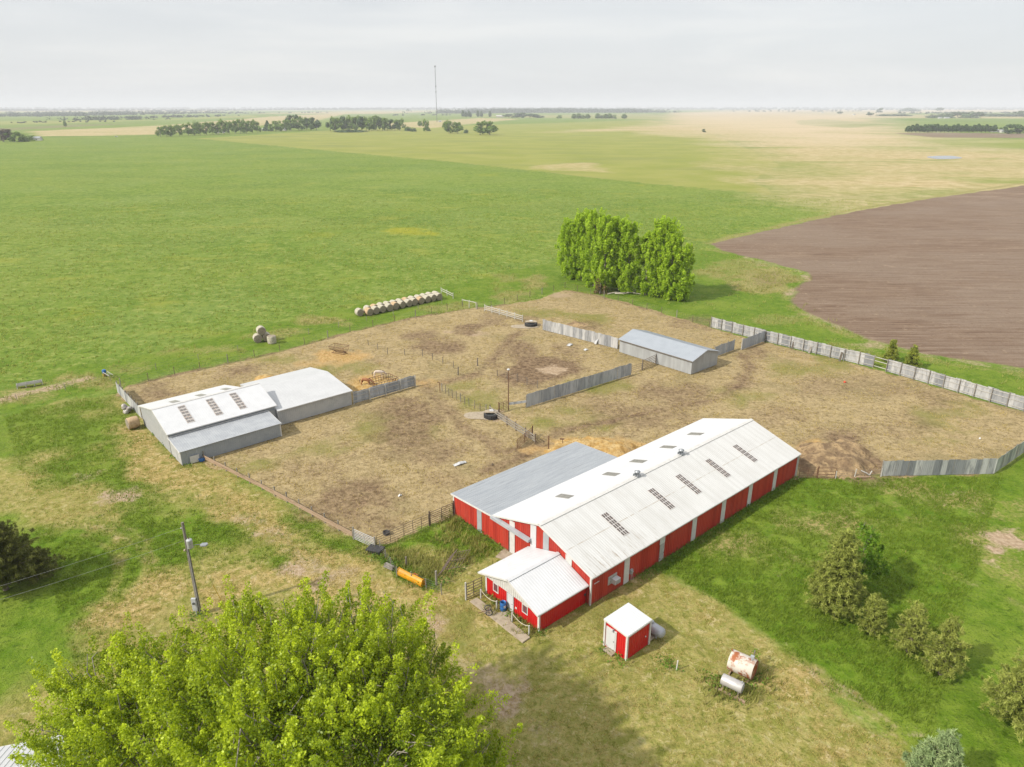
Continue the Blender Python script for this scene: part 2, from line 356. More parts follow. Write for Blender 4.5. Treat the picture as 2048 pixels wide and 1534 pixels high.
# uncut grass beside the barn, edge of the mowing
uncut = [W(14, -1.2), W(39, .2), W(40, .5)] + px((1760, 955), (1990, 951), (2048, 912), (2300, 880), (2500, 1600), (1960, 1600), (1880, 1545), (1760, 1450), (1660, 1370), (1560, 1290), (1450, 1205), (1340, 1145))
paint(M_lush, uncut, 1.0, 1, .35, 4)
line(M_lush, [W(10.2, -1.0), W(39, -.9)], 1.6, 1.0, 1, .3, 1)
paint(M_lush, px((905, 1036), (985, 1080), (1005, 1100), (960, 1120), (900, 1110), (850, 1085), (800, 1100), (770, 1095)), 2.0, .9, .8, 2)
paint(M_lush, px((740, 1110), (790, 1105), (870, 1150), (870, 1175), (800, 1155)), 1.2, .95, .4, 1)
for u, v, w_, h_ in ((1900, 1000, 80, 16), (1840, 985, 60, 10), (2000, 1030, 60, 20), (1960, 1065, 80, 22), (2040, 1130, 60, 20), (1750, 1010, 70, 14), (1800, 1040, 70, 16), (1640, 1050, 60, 14), (1480, 1090, 60, 20)):
    paint(M_rough, blob(u, v, w_, h_), 6, .75, 3, 4)
tyre_track((90, 1060), (180, 1062), (225, 1085), (240, 1120), (230, 1170), (200, 1215)); tyre_track((140, 1030), (230, 1050), (290, 1090), (300, 1130), (280, 1180), (240, 1230)); tyre_track((300, 985), (420, 1010), (520, 1060), (620, 1120))
tyre_track((1440, 1110), (1500, 1075), (1560, 1055), (1640, 1052), (1700, 1062), (1800, 1100), (1960, 1170), (2100, 1240), val=.5); tyre_track((1560, 1160), (1600, 1120), (1640, 1095), (1680, 1085), (1760, 1105), (1880, 1150), (2050, 1220), val=.4); tyre_track((1580, 1300), (1640, 1350), (1720, 1400), (1800, 1470), val=.6)
# rank grass outside the corral fence
paint(M_lush, px((0, 775), (140, 735), (320, 700), (500, 655), (700, 612), (870, 578), (1000, 545), (1110, 525), (1180, 545), (1400, 500), (1440, 495), (1620, 560), (1600, 590), (1740, 680), (2048, 740), (2300, 800), (2300, 900), (2048, 818), (1748, 732), (1530, 680), (1423, 652), (1300, 613), (1190, 583), (1130, 574), (1060, 594), (960, 608), (830, 628), (560, 697), (400, 732), (262, 765), (236, 782), (110, 800), (0, 835)), 3, .78, 1.5, 5)
for u, v, w_, h_, val in ((640, 640, 60, 7, .8), (900, 615, 60, 9, .6), (560, 665, 60, 8, .6), (160, 760, 60, 14, .8), (60, 785, 70, 12, .9), (1020, 590, 30, 16, .7), (1070, 565, 30, 14, .8), (1010, 555, 30, 10, .5), (400, 700, 70, 9, .5), (1480, 535, 60, 20, .55), (1530, 560, 70, 26, 1.0), (1430, 545, 40, 12, .7), (1550, 640, 60, 8, .5), (1680, 690, 50, 7, .5), (90, 800, 40, 8, .6), (260, 740, 60, 9, .5)):
    paint(M_rough, blob(u, v, w_, h_), 5, val, 3, 4)
paint(M_mud, blob(1540, 560, 46, 16), 6, .35, 3, 3)
line(M_lush, px((-80, 818), (0, 800), (60, 784), (120, 770), (170, 757)), 2.5, 2.5, -.9, .6, 3); line(M_bare, px((-80, 818), (0, 800), (60, 784), (120, 770), (170, 757)), 2.4, 2.5, .85, .8, 3); line(M_rough, px((-80, 800), (0, 786), (100, 764), (170, 752)), 3, 3, .7, 1, 3)
# ploughed field with its rounded near corner
plough = px((1425, 489), (1470, 475), (1560, 455), (1700, 425), (1850, 398), (2048, 371), (3200, 300), (3600, 700), (2500, 830), (2048, 738), (1900, 716), (1740, 676), (1660, 645), (1600, 612), (1578, 590), (1600, 572), (1622, 562), (1612, 545), (1570, 532), (1500, 515), (1440, 500))
paint(M_plough, plough, 3.5, 1, 1.2, 9)
line(M_bare, px((1430, 492), (1500, 517), (1570, 534), (1610, 547), (1620, 562), (1598, 574), (1580, 590), (1602, 612), (1662, 646), (1742, 678), (1900, 718), (2048, 742)), 2.2, 3, .55, 1.2, 3); line(M_rough, px((1430, 500), (1500, 523), (1570, 541), (1600, 552), (1600, 562), (1585, 572), (1566, 592), (1590, 618), (1655, 655), (1740, 686), (1900, 726), (2048, 750)), 2.5, 3, .6, 1.5, 4)
line(M_rough, px((1425, 487), (1470, 472), (1700, 420), (2048, 366), (2600, 310)), 4, 4, .8, 1, 8)
for u, v, w_, h_ in ((1720, 690, 60, 6), (1560, 525, 60, 7), (1820, 520, 50, 5), (1640, 630, 40, 6), (1900, 545, 50, 4)):
    paint(M_bare, blob(u, v, w_, h_), 8, .42, 4, 5)
# far country: fields in strips
paint(M_yel, px((395, 277), (700, 258), (1300, 240), (1420, 268), (1500, 300), (1560, 330), (1500, 360), (1560, 390), (1290, 366), (900, 323), (620, 298)), 6, .95, 3, 40)
paint(M_tan, px((1100, 265), (1330, 250), (1340, 225), (1500, 222), (1800, 224), (1740, 240), (1790, 270), (1820, 296), (2500, 306), (2500, 346), (2048, 364), (1840, 392), (1700, 405), (1590, 392), (1500, 358), (1560, 335), (1500, 302), (1380, 270), (1240, 262)), 110, .85, 50, 90)
paint(M_yel, px((1480, 300), (1820, 270), (2400, 290), (2400, 345), (2048, 368), (1840, 396), (1600, 400), (1500, 362)), 30, .55, 20, 60)
paint(M_tan, px((1500, 222), (1560, 260), (1400, 275), (1330, 250), (1340, 226)), 60, .6, 40, 90)
paint(M_tan, px((1060, 330), (1180, 326), (1220, 345), (1100, 342)), 10, .6, 6, 20)
paint(M_tan, px((60, 262), (310, 252), (560, 232), (700, 226), (640, 240), (330, 268), (200, 272), (80, 272)), 25, .85, 15, 70)
paint(M_tan, px((720, 250), (960, 236), (1040, 238), (860, 256)), 20, .8, 10, 70)
paint(M_plough, px((-400, 259), (0, 256), (140, 249), (280, 247), (0, 262), (-400, 266)), 15, .5, 8, 90)
paint(M_yel, px((-400, 246), (300, 240), (500, 230), (520, 234), (100, 248), (-400, 256)), 20, .75, 10, 90)
paint(M_tan, px((500, 227), (700, 222), (900, 222), (760, 228)), 60, .8, 40, 200)
paint(M_lush, px((1590, 241), (1640, 238), (1780, 248), (1700, 256), (1600, 250)), 15, .75, 8, 60)
paint(M_lush, px((1540, 224), (1720, 222), (1840, 226), (1640, 230)), 40, .5, 20, 120)
paint(M_tan, px((1340, 220), (1600, 217.5), (2600, 217), (2600, 221), (1700, 224)), 80, .8, 40, 300)
paint(M_tan, px((-900, 221), (0, 221), (500, 220), (400, 224), (-900, 226)), 80, .6, 40, 300)
paint(M_lush, px((1700, 236), (2600, 240), (2600, 247), (1900, 244)), 15, .6, 8, 90)
paint(M_tan, px((1720, 229), (2600, 233), (2600, 239), (1740, 236)), 20, .7, 10, 90)
paint(M_plough, px((1780, 266), (1960, 266), (2600, 272), (2600, 280), (1860, 275)), 8, .65, 5, 60)
paint(M_tan, px((900, 232), (1290, 228), (1500, 236), (1420, 240), (1100, 236)), 20, .4, 10, 90)
paint(M_pink, px((1350, 246), (1360, 228), (1420, 222), (1600, 219), (2600, 217), (2600, 221), (1800, 226), (1740, 240), (1770, 262), (1800, 290), (1700, 294), (1560, 284), (1430, 262)), 320, .62, 60, 140)
paint(M_pink, px((-900, 219), (0, 219), (1200, 218), (1200, 220), (0, 222.5), (-900, 222.5)), 60, .4, 40, 300)
for q in ((810, 462, 36, 7), (860, 466, 16, 4), (640, 470, 40, 5), (180, 620, 40, 7), (1090, 380, 30, 3), (980, 350, 24, 3)): paint(M_flower, blob(*q), 6, .5 if q[1] in (462, 466) else .25, 4, 5)
line(M_rough, px((395, 277), (620, 298), (900, 323), (1290, 366), (1560, 392), (1740, 412)), 3.0, 4, .6, 1, 8)
line(M_yel, px((395, 277), (620, 298), (900, 323), (1290, 366), (1560, 392), (1740, 412)), 2.5, 3, .9, 1, 8)

near = np.clip((420 - np.hypot(GX, GY)) / 150, 0, 1)
GZ = near * ((vnoise(GX, GY, 2.2, 1) - .5) * .10 + (vnoise(GX, GY, .8, 2) - .5) * .06 * (1 + M_lush + M_rough) - .05)
i, j = np.meshgrid(np.arange(nr - 1), np.arange(na), indexing='ij'); j2 = (j + 1) % na
GF = np.stack([i * na + j, (i + 1) * na + j, (i + 1) * na + j2, i * na + j2], -1).reshape(-1, 4)[:, ::-1]
gm = bpy.data.materials.new('farm_ground'); t = NT(gm)
P = t.pos()
nA, nB, nC, nD, nE = t.noise(P, .022, 3), t.noise(P, .11, 5, .6), t.noise(P, .55, 6, .66), t.noise(P, 2.2, 5, .7), t.noise(P, 7.0, 3, .65)
nS = t.noise(t.scale(P, .8, 1.15, 1), .8, 5, .68, 1.2)       # streaky thatch
mixn = t.math('ADD', t.math('MULTIPLY', nC, .45), t.math('ADD', t.math('MULTIPLY', nD, .35), t.math('MULTIPLY', nE, .2)))
def mask(nm, k=.5, s=2.2, src=None):
    a = t.attr(nm); v = t.math('ADD', a, t.math('MULTIPLY', t.math('SUBTRACT', src or mixn, .5), k * 2))
    v = t.math('ADD', t.math('MULTIPLY', t.math('SUBTRACT', v, .5), s), .5, clamp=True)
    # noise may shape an edge but not raise the mask where it is zero
    return t.math('MULTIPLY', v, t.step(a, .02, .18))
C = sr
nF = t.noise(P, .9, 6, .72, .3)
nH = t.noise(P, 1.3, 6, .76, .6)
past = t.mix(t.step(nB, .3, .7), C(112, 145, 36), C(139, 164, 60))
past = t.mix(t.step(nA, .42, .68), past, C(137, 162, 69))
past = t.mix(t.math('MULTIPLY', t.step(t.noise(t.scale(P, .7, 1.2, 1), .011, 5, .6), .44, .62), .38), past, C(158, 172, 74))
past = t.mix(t.math('MULTIPLY', t.step(t.noise(t.scale(P, .6, 1.3, 1), .017, 5, .62), .5, .64), .5), past, C(108, 140, 44))
nG = t.noise(P, .32, 7, .78, .2)
past = t.mix(t.math('MULTIPLY', t.step(nG, .52, .62), .75), past, C(178, 186, 102))
past = t.mix(t.math('MULTIPLY', t.step(nG, .47, .37), .8), past, C(92, 122, 24))
past = t.mix(t.math('MULTIPLY', t.step(nF, .54, .66), .7), past, C(184, 190, 104))
past = t.mix(t.math('MULTIPLY', t.step(nF, .45, .35), .8), past, C(80, 106, 18))
past = t.mix(t.math('MULTIPLY', t.step(t.noise(t.scale(P, .7, 1.3, 1), .06, 5, .6), .56, .7), .6), past, C(172, 176, 72))
past = t.mix(t.math('MULTIPLY', t.step(nE, .56, .72), .4), past, C(84, 108, 26))
yel = t.mix(t.step(nA, .35, .65), C(160, 168, 73), C(174, 176, 89))
yel = t.mix(t.step(t.noise(t.scale(P, .3, 1, 1), .02, 5, .6), .48, .7), yel, C(151, 159, 81))
yel = t.mix(t.math('MULTIPLY', t.step(nF, .5, .7), .5), yel, C(192, 190, 116))
tan = t.mix(t.step(nB, .3, .7), C(204, 182, 128), C(230, 208, 164)); tan = t.mix(t.math('MULTIPLY', t.step(nC, .5, .68), .6), tan, C(160, 162, 76)); tan = t.mix(t.math('MULTIPLY', t.step(t.noise(t.scale(P, .25, 1, 1), .03, 5, .6), .54, .68), .7), tan, C(150, 164, 74))
lush = t.mix(t.step(nC, .32, .68), C(103, 138, 25), C(136, 162, 51)); lush = t.mix(t.step(nB, .45, .7), lush, C(146, 166, 60))
lush = t.mix(t.math('MULTIPLY', t.step(nH, .46, .36), .75), lush, C(72, 100, 8)); lush = t.mix(t.math('MULTIPLY', t.step(nE, .52, .66), .6), lush, C(66, 94, 8)); lush = t.mix(t.math('MULTIPLY', t.step(nD, .56, .72), .5), lush, C(158, 170, 82))
rgh = t.mix(t.step(nD, .35, .65), C(124, 142, 56), C(204, 182, 124))
pr = t.n('ShaderNodeMapping'); t.t.links.new(P, pr.inputs['Vector']); pr.inputs['Rotation'].default_value = (0, 0, R(-8)); pr.inputs['Scale'].default_value = (.12, 1.0, 1)
furrow = t.noise(pr.outputs[0], .7, 6, .66, .8)
plw = t.mix(t.step(furrow, .3, .7), C(134, 110, 91), C(166, 143, 121)); plw = t.mix(t.math('MULTIPLY', t.step(t.noise(t.scale(P, .5, 1, 1), .02, 4, .6), .42, .58), .85), plw, C(161, 141, 122)); plw = t.mix(t.math('MULTIPLY', t.step(t.noise(t.scale(P, .2, 1, 1), .05, 5, .65), .57, .68), .6), plw, C(195, 172, 145))
pr2 = t.n('ShaderNodeMapping'); t.t.links.new(P, pr2.inputs['Vector']); pr2.inputs['Rotation'].default_value = (0, 0, R(-8)); pr2.inputs['Scale'].default_value = (.03, 1.0, 1)
fur2 = t.noise(pr2.outputs[0], 1.6, 4, .7, .15)
plw = t.mix(t.math('MULTIPLY', t.step(fur2, .52, .62), .55), plw, C(116, 88, 70)); plw = t.mix(t.math('MULTIPLY', t.step(fur2, .46, .38), .5), plw, C(182, 162, 142))
plw = t.mix(t.math('MULTIPLY', t.step(nH, .54, .64), .55), plw, C(112, 86, 68)); plw = t.mix(t.math('MULTIPLY', t.step(nG, .58, .66), .5), plw, C(206, 182, 152))
cor = t.mix(t.step(nS, .3, .66), C(166, 147, 103), C(210, 187, 139)); cor = t.mix(t.step(nB, .5, .7), cor, C(173, 156, 110)); cor = t.mix(t.math('MULTIPLY', t.step(nC, .55, .7), .5), cor, C(141, 120, 91))
cor = t.mix(t.math('MULTIPLY', t.step(nH, .53, .63), .65), cor, C(215, 194, 152)); cor = t.mix(t.math('MULTIPLY', t.step(nH, .45, .36), .65), cor, C(112, 91, 63))
cor = t.mix(t.math('MULTIPLY', t.step(nD, .56, .64), .6), cor, C(112, 92, 62)); cor = t.mix(t.math('MULTIPLY', t.step(nE, .56, .66), .6), cor, C(232, 208, 160))
mud = t.mix(t.step(nH, .4, .6), C(118, 95, 72), C(172, 146, 114))
dry = t.mix(t.step(nS, .3, .66), C(172, 158, 86), C(216, 190, 128)); dry = t.mix(t.math('MULTIPLY', t.step(nC, .48, .62), .75), dry, C(146, 150, 62)); dry = t.mix(t.math('MULTIPLY', t.step(nH, .46, .38), .8), dry, C(122, 120, 46))
dry = t.mix(t.math('MULTIPLY', t.step(nH, .54, .62), .8), dry, C(234, 212, 160)); dry = t.mix(t.math('MULTIPLY', t.step(nE, .54, .66), .6), dry, C(116, 116, 44))
bare = t.mix(t.step(nD, .4, .62), C(190, 164, 132), C(220, 196, 166))
stw = t.mix(t.step(nD, .36, .64), C(208, 166, 104), C(232, 198, 138)); stw = t.mix(t.math('MULTIPLY', t.step(nE, .54, .7), .6), stw, C(166, 126, 72))
olv = t.mix(t.step(nD, .38, .62), C(126, 132, 56), C(164, 160, 84))
farn = t.math('ADD', t.math('MULTIPLY', t.noise(t.scale(P, .35, 1, 1), .012, 6, .62), .6), t.math('MULTIPLY', nB, .4))
penn = t.math('ADD', t.math('MULTIPLY', t.noise(P, .28, 6, .68, .8), .55), t.math('MULTIPLY', nD, .45))
col = past
for c_, nm, k, s_ in ((yel, 'yel', .12, 2.6), (tan, 'tan', .85, 1.15), (dry, 'dry', .6, 1.7), (lush, 'lush', .5, 1.8), (C(236, 214, 180), 'pink', .9, .9), (C(196, 186, 30), 'flower', .8, 1.3), (rgh, 'rough', .7, 1.5), (cor, 'corral', .3, 4), (olv, 'olive', 1.1, 1.5), (mud, 'mud', 1.0, 1.2), (stw, 'straw', .7, 1.8), (bare, 'bare', .9, 2.0), (plw, 'plough', .3, 3)):
    col = t.mix(mask(nm, k, s_, farn if nm in ('yel', 'tan', 'pink') else penn if nm in ('mud', 'olive', 'straw', 'bare', 'rough') else mixn), col, c_)
hgt = t.math('ADD', t.math('MULTIPLY', nC, .5), t.math('ADD', t.math('MULTIPLY', nD, .35), t.math('MULTIPLY', nE, .14)))
t.out(col, .92, 0, t.bump(hgt, .9, .45), .12)
ground = npmesh('ground', np.stack([GX, GY, GZ], 1), GF, gm, {k: ('POINT', v) for k, v in dict(tan=M_tan, yel=M_yel, lush=M_lush, plough=M_plough, corral=M_corral, mud=M_mud, dry=M_dry, bare=M_bare, straw=M_straw, rough=M_rough, olive=M_olive, pink=M_pink, flower=M_flower).items()}, smooth=True)
tag(ground, None, None, kind='structure')
def ground_sample(arr, xs, ys):
    """read a painted mask at points (nearest ground vertex)"""
    r = np.hypot(xs, ys); an = np.arctan2(ys, xs)
    ri = np.clip(np.searchsorted(rr, r), 0, nr - 1); ai = np.clip(np.round((an - a1[0]) / (a1[1] - a1[0])).astype(int), 0, len(a1) - 1)
    return arr[ri * na + ai]
# pond among the reeds
pond = MB(); pts = [(p.x, p.y) for p in px(*[(1889 + 34 * math.cos(q) + 4 * math.sin(3 * q), 315 + 3.4 * math.sin(q)) for q in np.linspace(0, 2 * math.pi, 22)[:-1]])]
pond.add([(x, y, .12) for x, y in pts], [tuple(range(len(pts)))])
mp_ = bpy.data.materials.new('pond_water'); t2 = NT(mp_); t2.out(C(70, 86, 96), .08, 0, t2.bump(t2.noise(t2.pos(), .5, 3), .1, .1), .5)
po = pond.build('pond_water', mp_); tag(po, None, None, kind='structure')
# ------------------------------------------------------------------ building materials
def red_metal(name, c1, c2, splash):
    m_ = bpy.data.materials.new(name); t_ = NT(m_); v = t_.obj()
    c_ = t_.mix(t_.step(t_.noise(t_.scale(v, 1.1, 1.1, .08), 1.0, 3), .4, .62), c1, c2)
    c_ = t_.mix(t_.math('MULTIPLY', t_.step(t_.noise(v, .5, 5, .6), .5, .75), .35), c_, sr(214, 110, 92))
    sep = t_.n('ShaderNodeSeparateXYZ'); t_.t.links.new(v, sep.inputs[0])
    n_ = t_.noise(t_.scale(v, 2.2, 2.2, .9), 1.0, 5, .7)
    sp = t_.math('SUBTRACT', t_.math('ADD', n_, .12), t_.math('MULTIPLY', sep.outputs[2], .9))
    c_ = t_.mix(t_.math('MULTIPLY', t_.step(sp, .3, .62), splash), c_, sr(150, 112, 84))
    t_.out(c_, .5, 0, None, .3); return m_
RED = red_metal('barn_red_metal', sr(212, 72, 56, 1.15), sr(192, 60, 48, 1.1), .55)
RED2 = pm('bright_red_metal', sr(226, 36, 40, 1.15), sr(212, 30, 34, 1.15), 1.0, .38, 0, spec=.45)
WHITE = pm('white_painted_metal', (.50, .505, .515, 1), (.465, .47, .48, 1), .8, .4, 0, spec=.4)
EXTW = pm('dull_white_roof', (.43, .435, .44, 1), (.40, .405, .41, 1), .5, .45)
TRIM = pm('white_trim', (.52, .51, .49, 1), (.46, .45, .43, 1), 2.0, .5)
DIRTYW = pm('grimy_white_roof', (.43, .425, .41, 1), (.36, .355, .335, 1), .35, .5, 0, .4, .75, (1, 1, 1), c3=(.29, .26, .22, 1), s3=.55, lo3=.56, hi3=.8)
def rusty_roof():
    m_ = bpy.data.materials.new('weathered_white_roof'); t_ = NT(m_); v = t_.obj()
    c_ = t_.mix(t_.step(t_.noise(v, .3, 4), .35, .7), (.47, .47, .46, 1), (.44, .437, .425, 1))
    sheet = t_.noise(t_.scale(v, 1.1, .02, 0), 1.0, 1); c_ = t_.mix(t_.math('MULTIPLY', t_.step(sheet, .45, .6), .4), c_, (.39, .385, .37, 1))
    sep = t_.n('ShaderNodeSeparateXYZ'); t_.t.links.new(v, sep.inputs[0])
    eave = t_.step(sep.outputs[1], 3.2, -.2); frnt = t_.step(sep.outputs[0], 16, 1)
    st = t_.noise(t_.scale(v, 4.5, .35, 0), 1.0, 4, .7)
    w_ = t_.math('MULTIPLY', t_.step(st, .5, .68), t_.math('ADD', t_.math('MULTIPLY', eave, frnt), .12)); c_ = t_.mix(w_, c_, (.23, .185, .13, 1))
    lap = t_.math('ABSOLUTE', t_.math('SUBTRACT', sep.outputs[1], 3.35)); ll = t_.math('MULTIPLY', t_.step(lap, .07, .02), t_.step(t_.noise(t_.scale(v, 1.5, 1, 1), 1.0, 4), .35, .6)); c_ = t_.mix(t_.math('MULTIPLY', ll, .7), c_, (.27, .22, .16, 1))
    t_.out(c_, .5, 0); return m_
DIRTYW = rusty_roof()
GALV = pm('galvanised_sheet', (.30, .315, .33, 1), (.25, .265, .285, 1), 1.5, .42, .35, .35, .65, (1, 1, 1), c3=(.22, .225, .235, 1), s3=.4, lo3=.55, hi3=.75)
GALVL = pm('pale_galvanised_sheet', (.36, .375, .39, 1), (.31, .325, .345, 1), .8, .45, .2, .35, .65)
GREYW = pm('pale_grey_wall_metal', (.40, .405, .405, 1), (.35, .36, .365, 1), 1.2, .5, .1, c3=(.30, .29, .27, 1), s3=.6, lo3=.62, hi3=.8)
LEAD = pm('blue_grey_wall_metal', (.285, .31, .335, 1), (.255, .28, .305, 1), 1.0, .5, .1)
CONC = pm('concrete', sr(206, 190, 166), sr(186, 170, 146), 2.0, .85, 0, c3=sr(160, 146, 122), s3=1.0, lo3=.55, hi3=.75, bump=.3)
GLASSD = pm('dark_window_glass', (.05, .055, .06, 1), (.08, .085, .09, 1), 2, .12, 0, spec=.6)
SKYL = pm('weathered_skylight_panel', (.06, .05, .046, 1), (.12, .10, .092, 1), 3.0, .4, 0, .3, .7)
SKYB = pm('dull_skylight_panel', (.21, .20, .175, 1), (.26, .25, .22, 1), 3.0, .4)
RUSTW = pm('rust_stained_white', (.42, .40, .38, 1), (.30, .22, .16, 1), 3.5, .6, 0, .4, .75)
SKYG = pm('grey_brown_skylight', (.13, .12, .115, 1), (.20, .185, .175, 1), 3.0, .4)
RUSTL = pm('lightly_rusted_white', (.48, .46, .44, 1), (.36, .27, .22, 1), 3.5, .6, 0, .5, .75)
DARKM = pm('dark_weathered_metal', (.05, .05, .05, 1), (.09, .085, .08, 1), 5, .6)
OLDW = pm('old_white_door', (.38, .37, .35, 1), (.26, .25, .24, 1), 3, .6)

def window_part(parent, x, y0, y1, z0, z1, face=-1):
    """small framed window on a wall at x (normal along face*x)"""
    f = MB(); w_ = .09; d = .05 * face
    xa, xb = sorted((x + .006 * face, x + d))
    f.box(xa, xb, y0, y1, z0, z0 + w_); f.box(xa, xb, y0, y1, z1 - w_, z1)
    f.box(xa, xb, y0, y0 + w_, z0 + w_, z1 - w_); f.box(xa, xb, y1 - w_, y1, z0 + w_, z1 - w_)
    o = f.build('window', TRIM, parent)
    g = MB(); xa, xb = sorted((x + .004 * face, x + .02 * face)); g.box(xa, xb, y0 + w_, y1 - w_, z0 + w_, z1 - w_); g.build('pane', GLASSD, o)
    return o
# ------------------------------------------------------------------ long red barn with lean-to
barn = thing('red_barn', 'long red metal barn with dirty white gable roof and grey lean-to', 'barn', W(0, 0), TH)
BW, BL, EH, RH, LW, LH, LL = 14.33, 39.0, 3.42, 5.72, 21.88, 2.84, 20.6
m = MB(); m.prism([(0, 0), (BW, 0), (BW, EH), (BW / 2, RH - .03), (0, EH)], 'x', 0, BL)
wl = m.build('wall', RED, barn)
def rib_line(m, p, q, top0, top1, spacing, n, w_=.06, h=.022):
    """vertical ribs on a wall from p to q (plan), tops interpolated by the function, out along n"""
    p, q, n = Vector(p), Vector(q), Vector(n); L = (q - p).length; d = (q - p).normalized(); u = .15
    while u < L - .1:
        c = p + d * u; zt = top0 + (top1 - top0) * u / L
        m.hexa([(*(c - d * w_ / 2)[:2], .02), (*(c + d * w_ / 2)[:2], .02), (*(c + d * w_ * .3 + n * h)[:2], .02), (*(c - d * w_ * .3 + n * h)[:2], .02),
                (*(c - d * w_ / 2)[:2], zt), (*(c + d * w_ / 2)[:2], zt), (*(c + d * w_ * .3 + n * h)[:2], zt), (*(c - d * w_ * .3 + n * h)[:2], zt)])
        u += spacing
r = MB(); rib_line(r, (0, 0), (BL, 0), EH - .15, EH - .15, .3, (0, -1)); rib_line(r, (0, 0), (0, BW / 2), EH - .05, RH - .2, .3, (-1, 0)); rib_line(r, (0, BW / 2), (0, BW), RH - .2, EH - .05, .3, (-1, 0))
r.build('wall_rib', RED, wl)
m = MB(); m.prism([(BW + .004, 0), (LW, 0), (LW, LH - .08), (BW + .004, EH - .18)], 'x', 0, LL); lw = m.build('lean_to_wall', RED, barn)
r = MB(); rib_line(r, (0, BW + .1), (0, LW), EH - .2, LH - .1, .3, (-1, 0)); r.build('wall_rib', RED, lw)
# roofs
def roof_pts(a0, a1, b0, z0, b1, z1): return (a0, b0, z0), (a1, b0, z0), (a1, b1, z1), (a0, b1, z1)
m = MB(); q = roof_pts(-.18, BL + .15, -.28, EH - .02, BW / 2, RH + .04); m.slab(*q, .05); m.ribs(*q, .3, .06, .014); m.build('roof_panel', DIRTYW, barn)['label'] = 'grimy roof slope with brown rust streaks'
m = MB(); q = ((BL + .15, BW + .28, EH - .02), (-.18, BW + .28, EH - .02), (-.18, BW / 2, RH + .04), (BL + .15, BW / 2, RH + .04)); m.slab(*q, .05); m.ribs(*q, .3, .07, .012); m.build('roof_panel', WHITE, barn)['label'] = 'clean bright white roof slope'
m = MB(); m.prism([(BW / 2 - .28, RH - .01), (BW / 2, RH + .085), (BW / 2 + .28, RH - .01), (BW / 2 + .28, RH + .03), (BW / 2, RH + .125), (BW / 2 - .28, RH + .03)], 'x', -.2, BL + .17); m.build('ridge_cap', TRIM, barn)
LROOF = pm('streaked_galvanised_roof', (.27, .29, .315, 1), (.33, .35, .37, 1), 1.2, .42, .3, .3, .7, (.25, 3, 1), c3=(.215, .225, .24, 1), s3=1.0, lo3=.55, hi3=.72)
lr0 = MB(); lr0.slab((LL + .2, LW + .25, LH - .0), (-.2, LW + .25, LH - .0), (-.2, BW + .006, EH - .09), (LL + .2, BW + .006, EH - .09), .04)
lr0.ribs((LL + .2, LW + .25, LH - .0), (-.2, LW + .25, LH - .0), (-.2, BW + .006, EH - .09), (LL + .2, BW + .006, EH - .09), .3, .06, .028)
o = lr0.build('lean_to_roof', LROOF, barn); o['label'] = 'grey galvanised lean-to roof'
# fascia trims
m = MB()
for (b0, z0), (b1, z1) in (((-.3, EH - .1), (BW / 2, RH - .03)), ((BW / 2, RH - .03), (BW + .3, EH - .1))):
    m.bar((-.2, b0, z0), (-.2, b1, z1), .05, .16)
m.bar((-.22, LW + .27, LH - .09), (-.22, BW + .3, EH - .2), .05, .18); m.bar((-.2, -.3, EH - .1), (BL + .15, -.3, EH - .1), .05, .13)
m.build('fascia', TRIM, barn)
m = MB(); m.bar((BL + .16, -.3, EH - .1), (BL + .16, BW / 2, RH - .03), .05, .16); m.bar((BL + .16, BW / 2, RH - .03), (BL + .16, BW + .3, EH - .1), .05, .16); m.build('fascia', TRIM, barn)
# white pilaster strips between the red bays
for a0 in (5.24, 16.62, 22.28, 27.9, 33.6):
    m = MB(); m.box(a0 - .4, a0 + .4, -.05, -.002, .03, EH - .12); m.build('pilaster', TRIM, barn)
m = MB(); m.box(10.5, 11.34, -.05, -.002, 2.2, EH - .12); m.build('pilaster', TRIM, barn)
m = MB(); m.box(-.07, .07, -.07, .12, .02, EH - .06); m.build('corner_trim', TRIM, barn); m = MB(); m.box(BL - .12, BL + .06, -.06, .1, .02, EH - .06); m.build('corner_trim', TRIM, barn)
m = MB(); m.box(-.07, .1, LW - .14, LW + .06, .02, LH - .04); m.build('corner_trim', TRIM, barn)
for b0, b1, z1, mt in ((16.64, 17.45, 3.1, GALVL), (11.01, 11.84, 4.05, TRIM), (7.7, 8.55, 5.2, WHITE), (5.84, 6.66, 5.1, GALVL), (2.6, 3.45, 4.1, TRIM)):
    m = MB(); m.box(-.05, -.002, b0, b1, .03, z1); m.build('pilaster', mt, barn)
d = MB(); d.box(10.56, 11.28, -.07, -.002, .12, 2.18); d = d.build('door', OLDW, barn); d['label'] = 'weathered white walk door with peeling foot'
h = MB(); h.tube((11.18, -.07, 1.05), (11.18, -.12, 1.05), .03); h.build('door_handle', DARKM, d)
# sliding-door track with its cover, falling across the gable front
m = MB(); m.hexa([(-.5, 14.6, 3.08), (-.5, 8.42, 3.08), (-.09, 8.42, 3.08), (-.09, 14.6, 3.08), (-.46, 14.6, 3.36), (-.46, 8.42, 3.36), (-.07, 8.42, 3.44), (-.07, 14.6, 3.44)]); m.build('door_track', GALVL, barn)
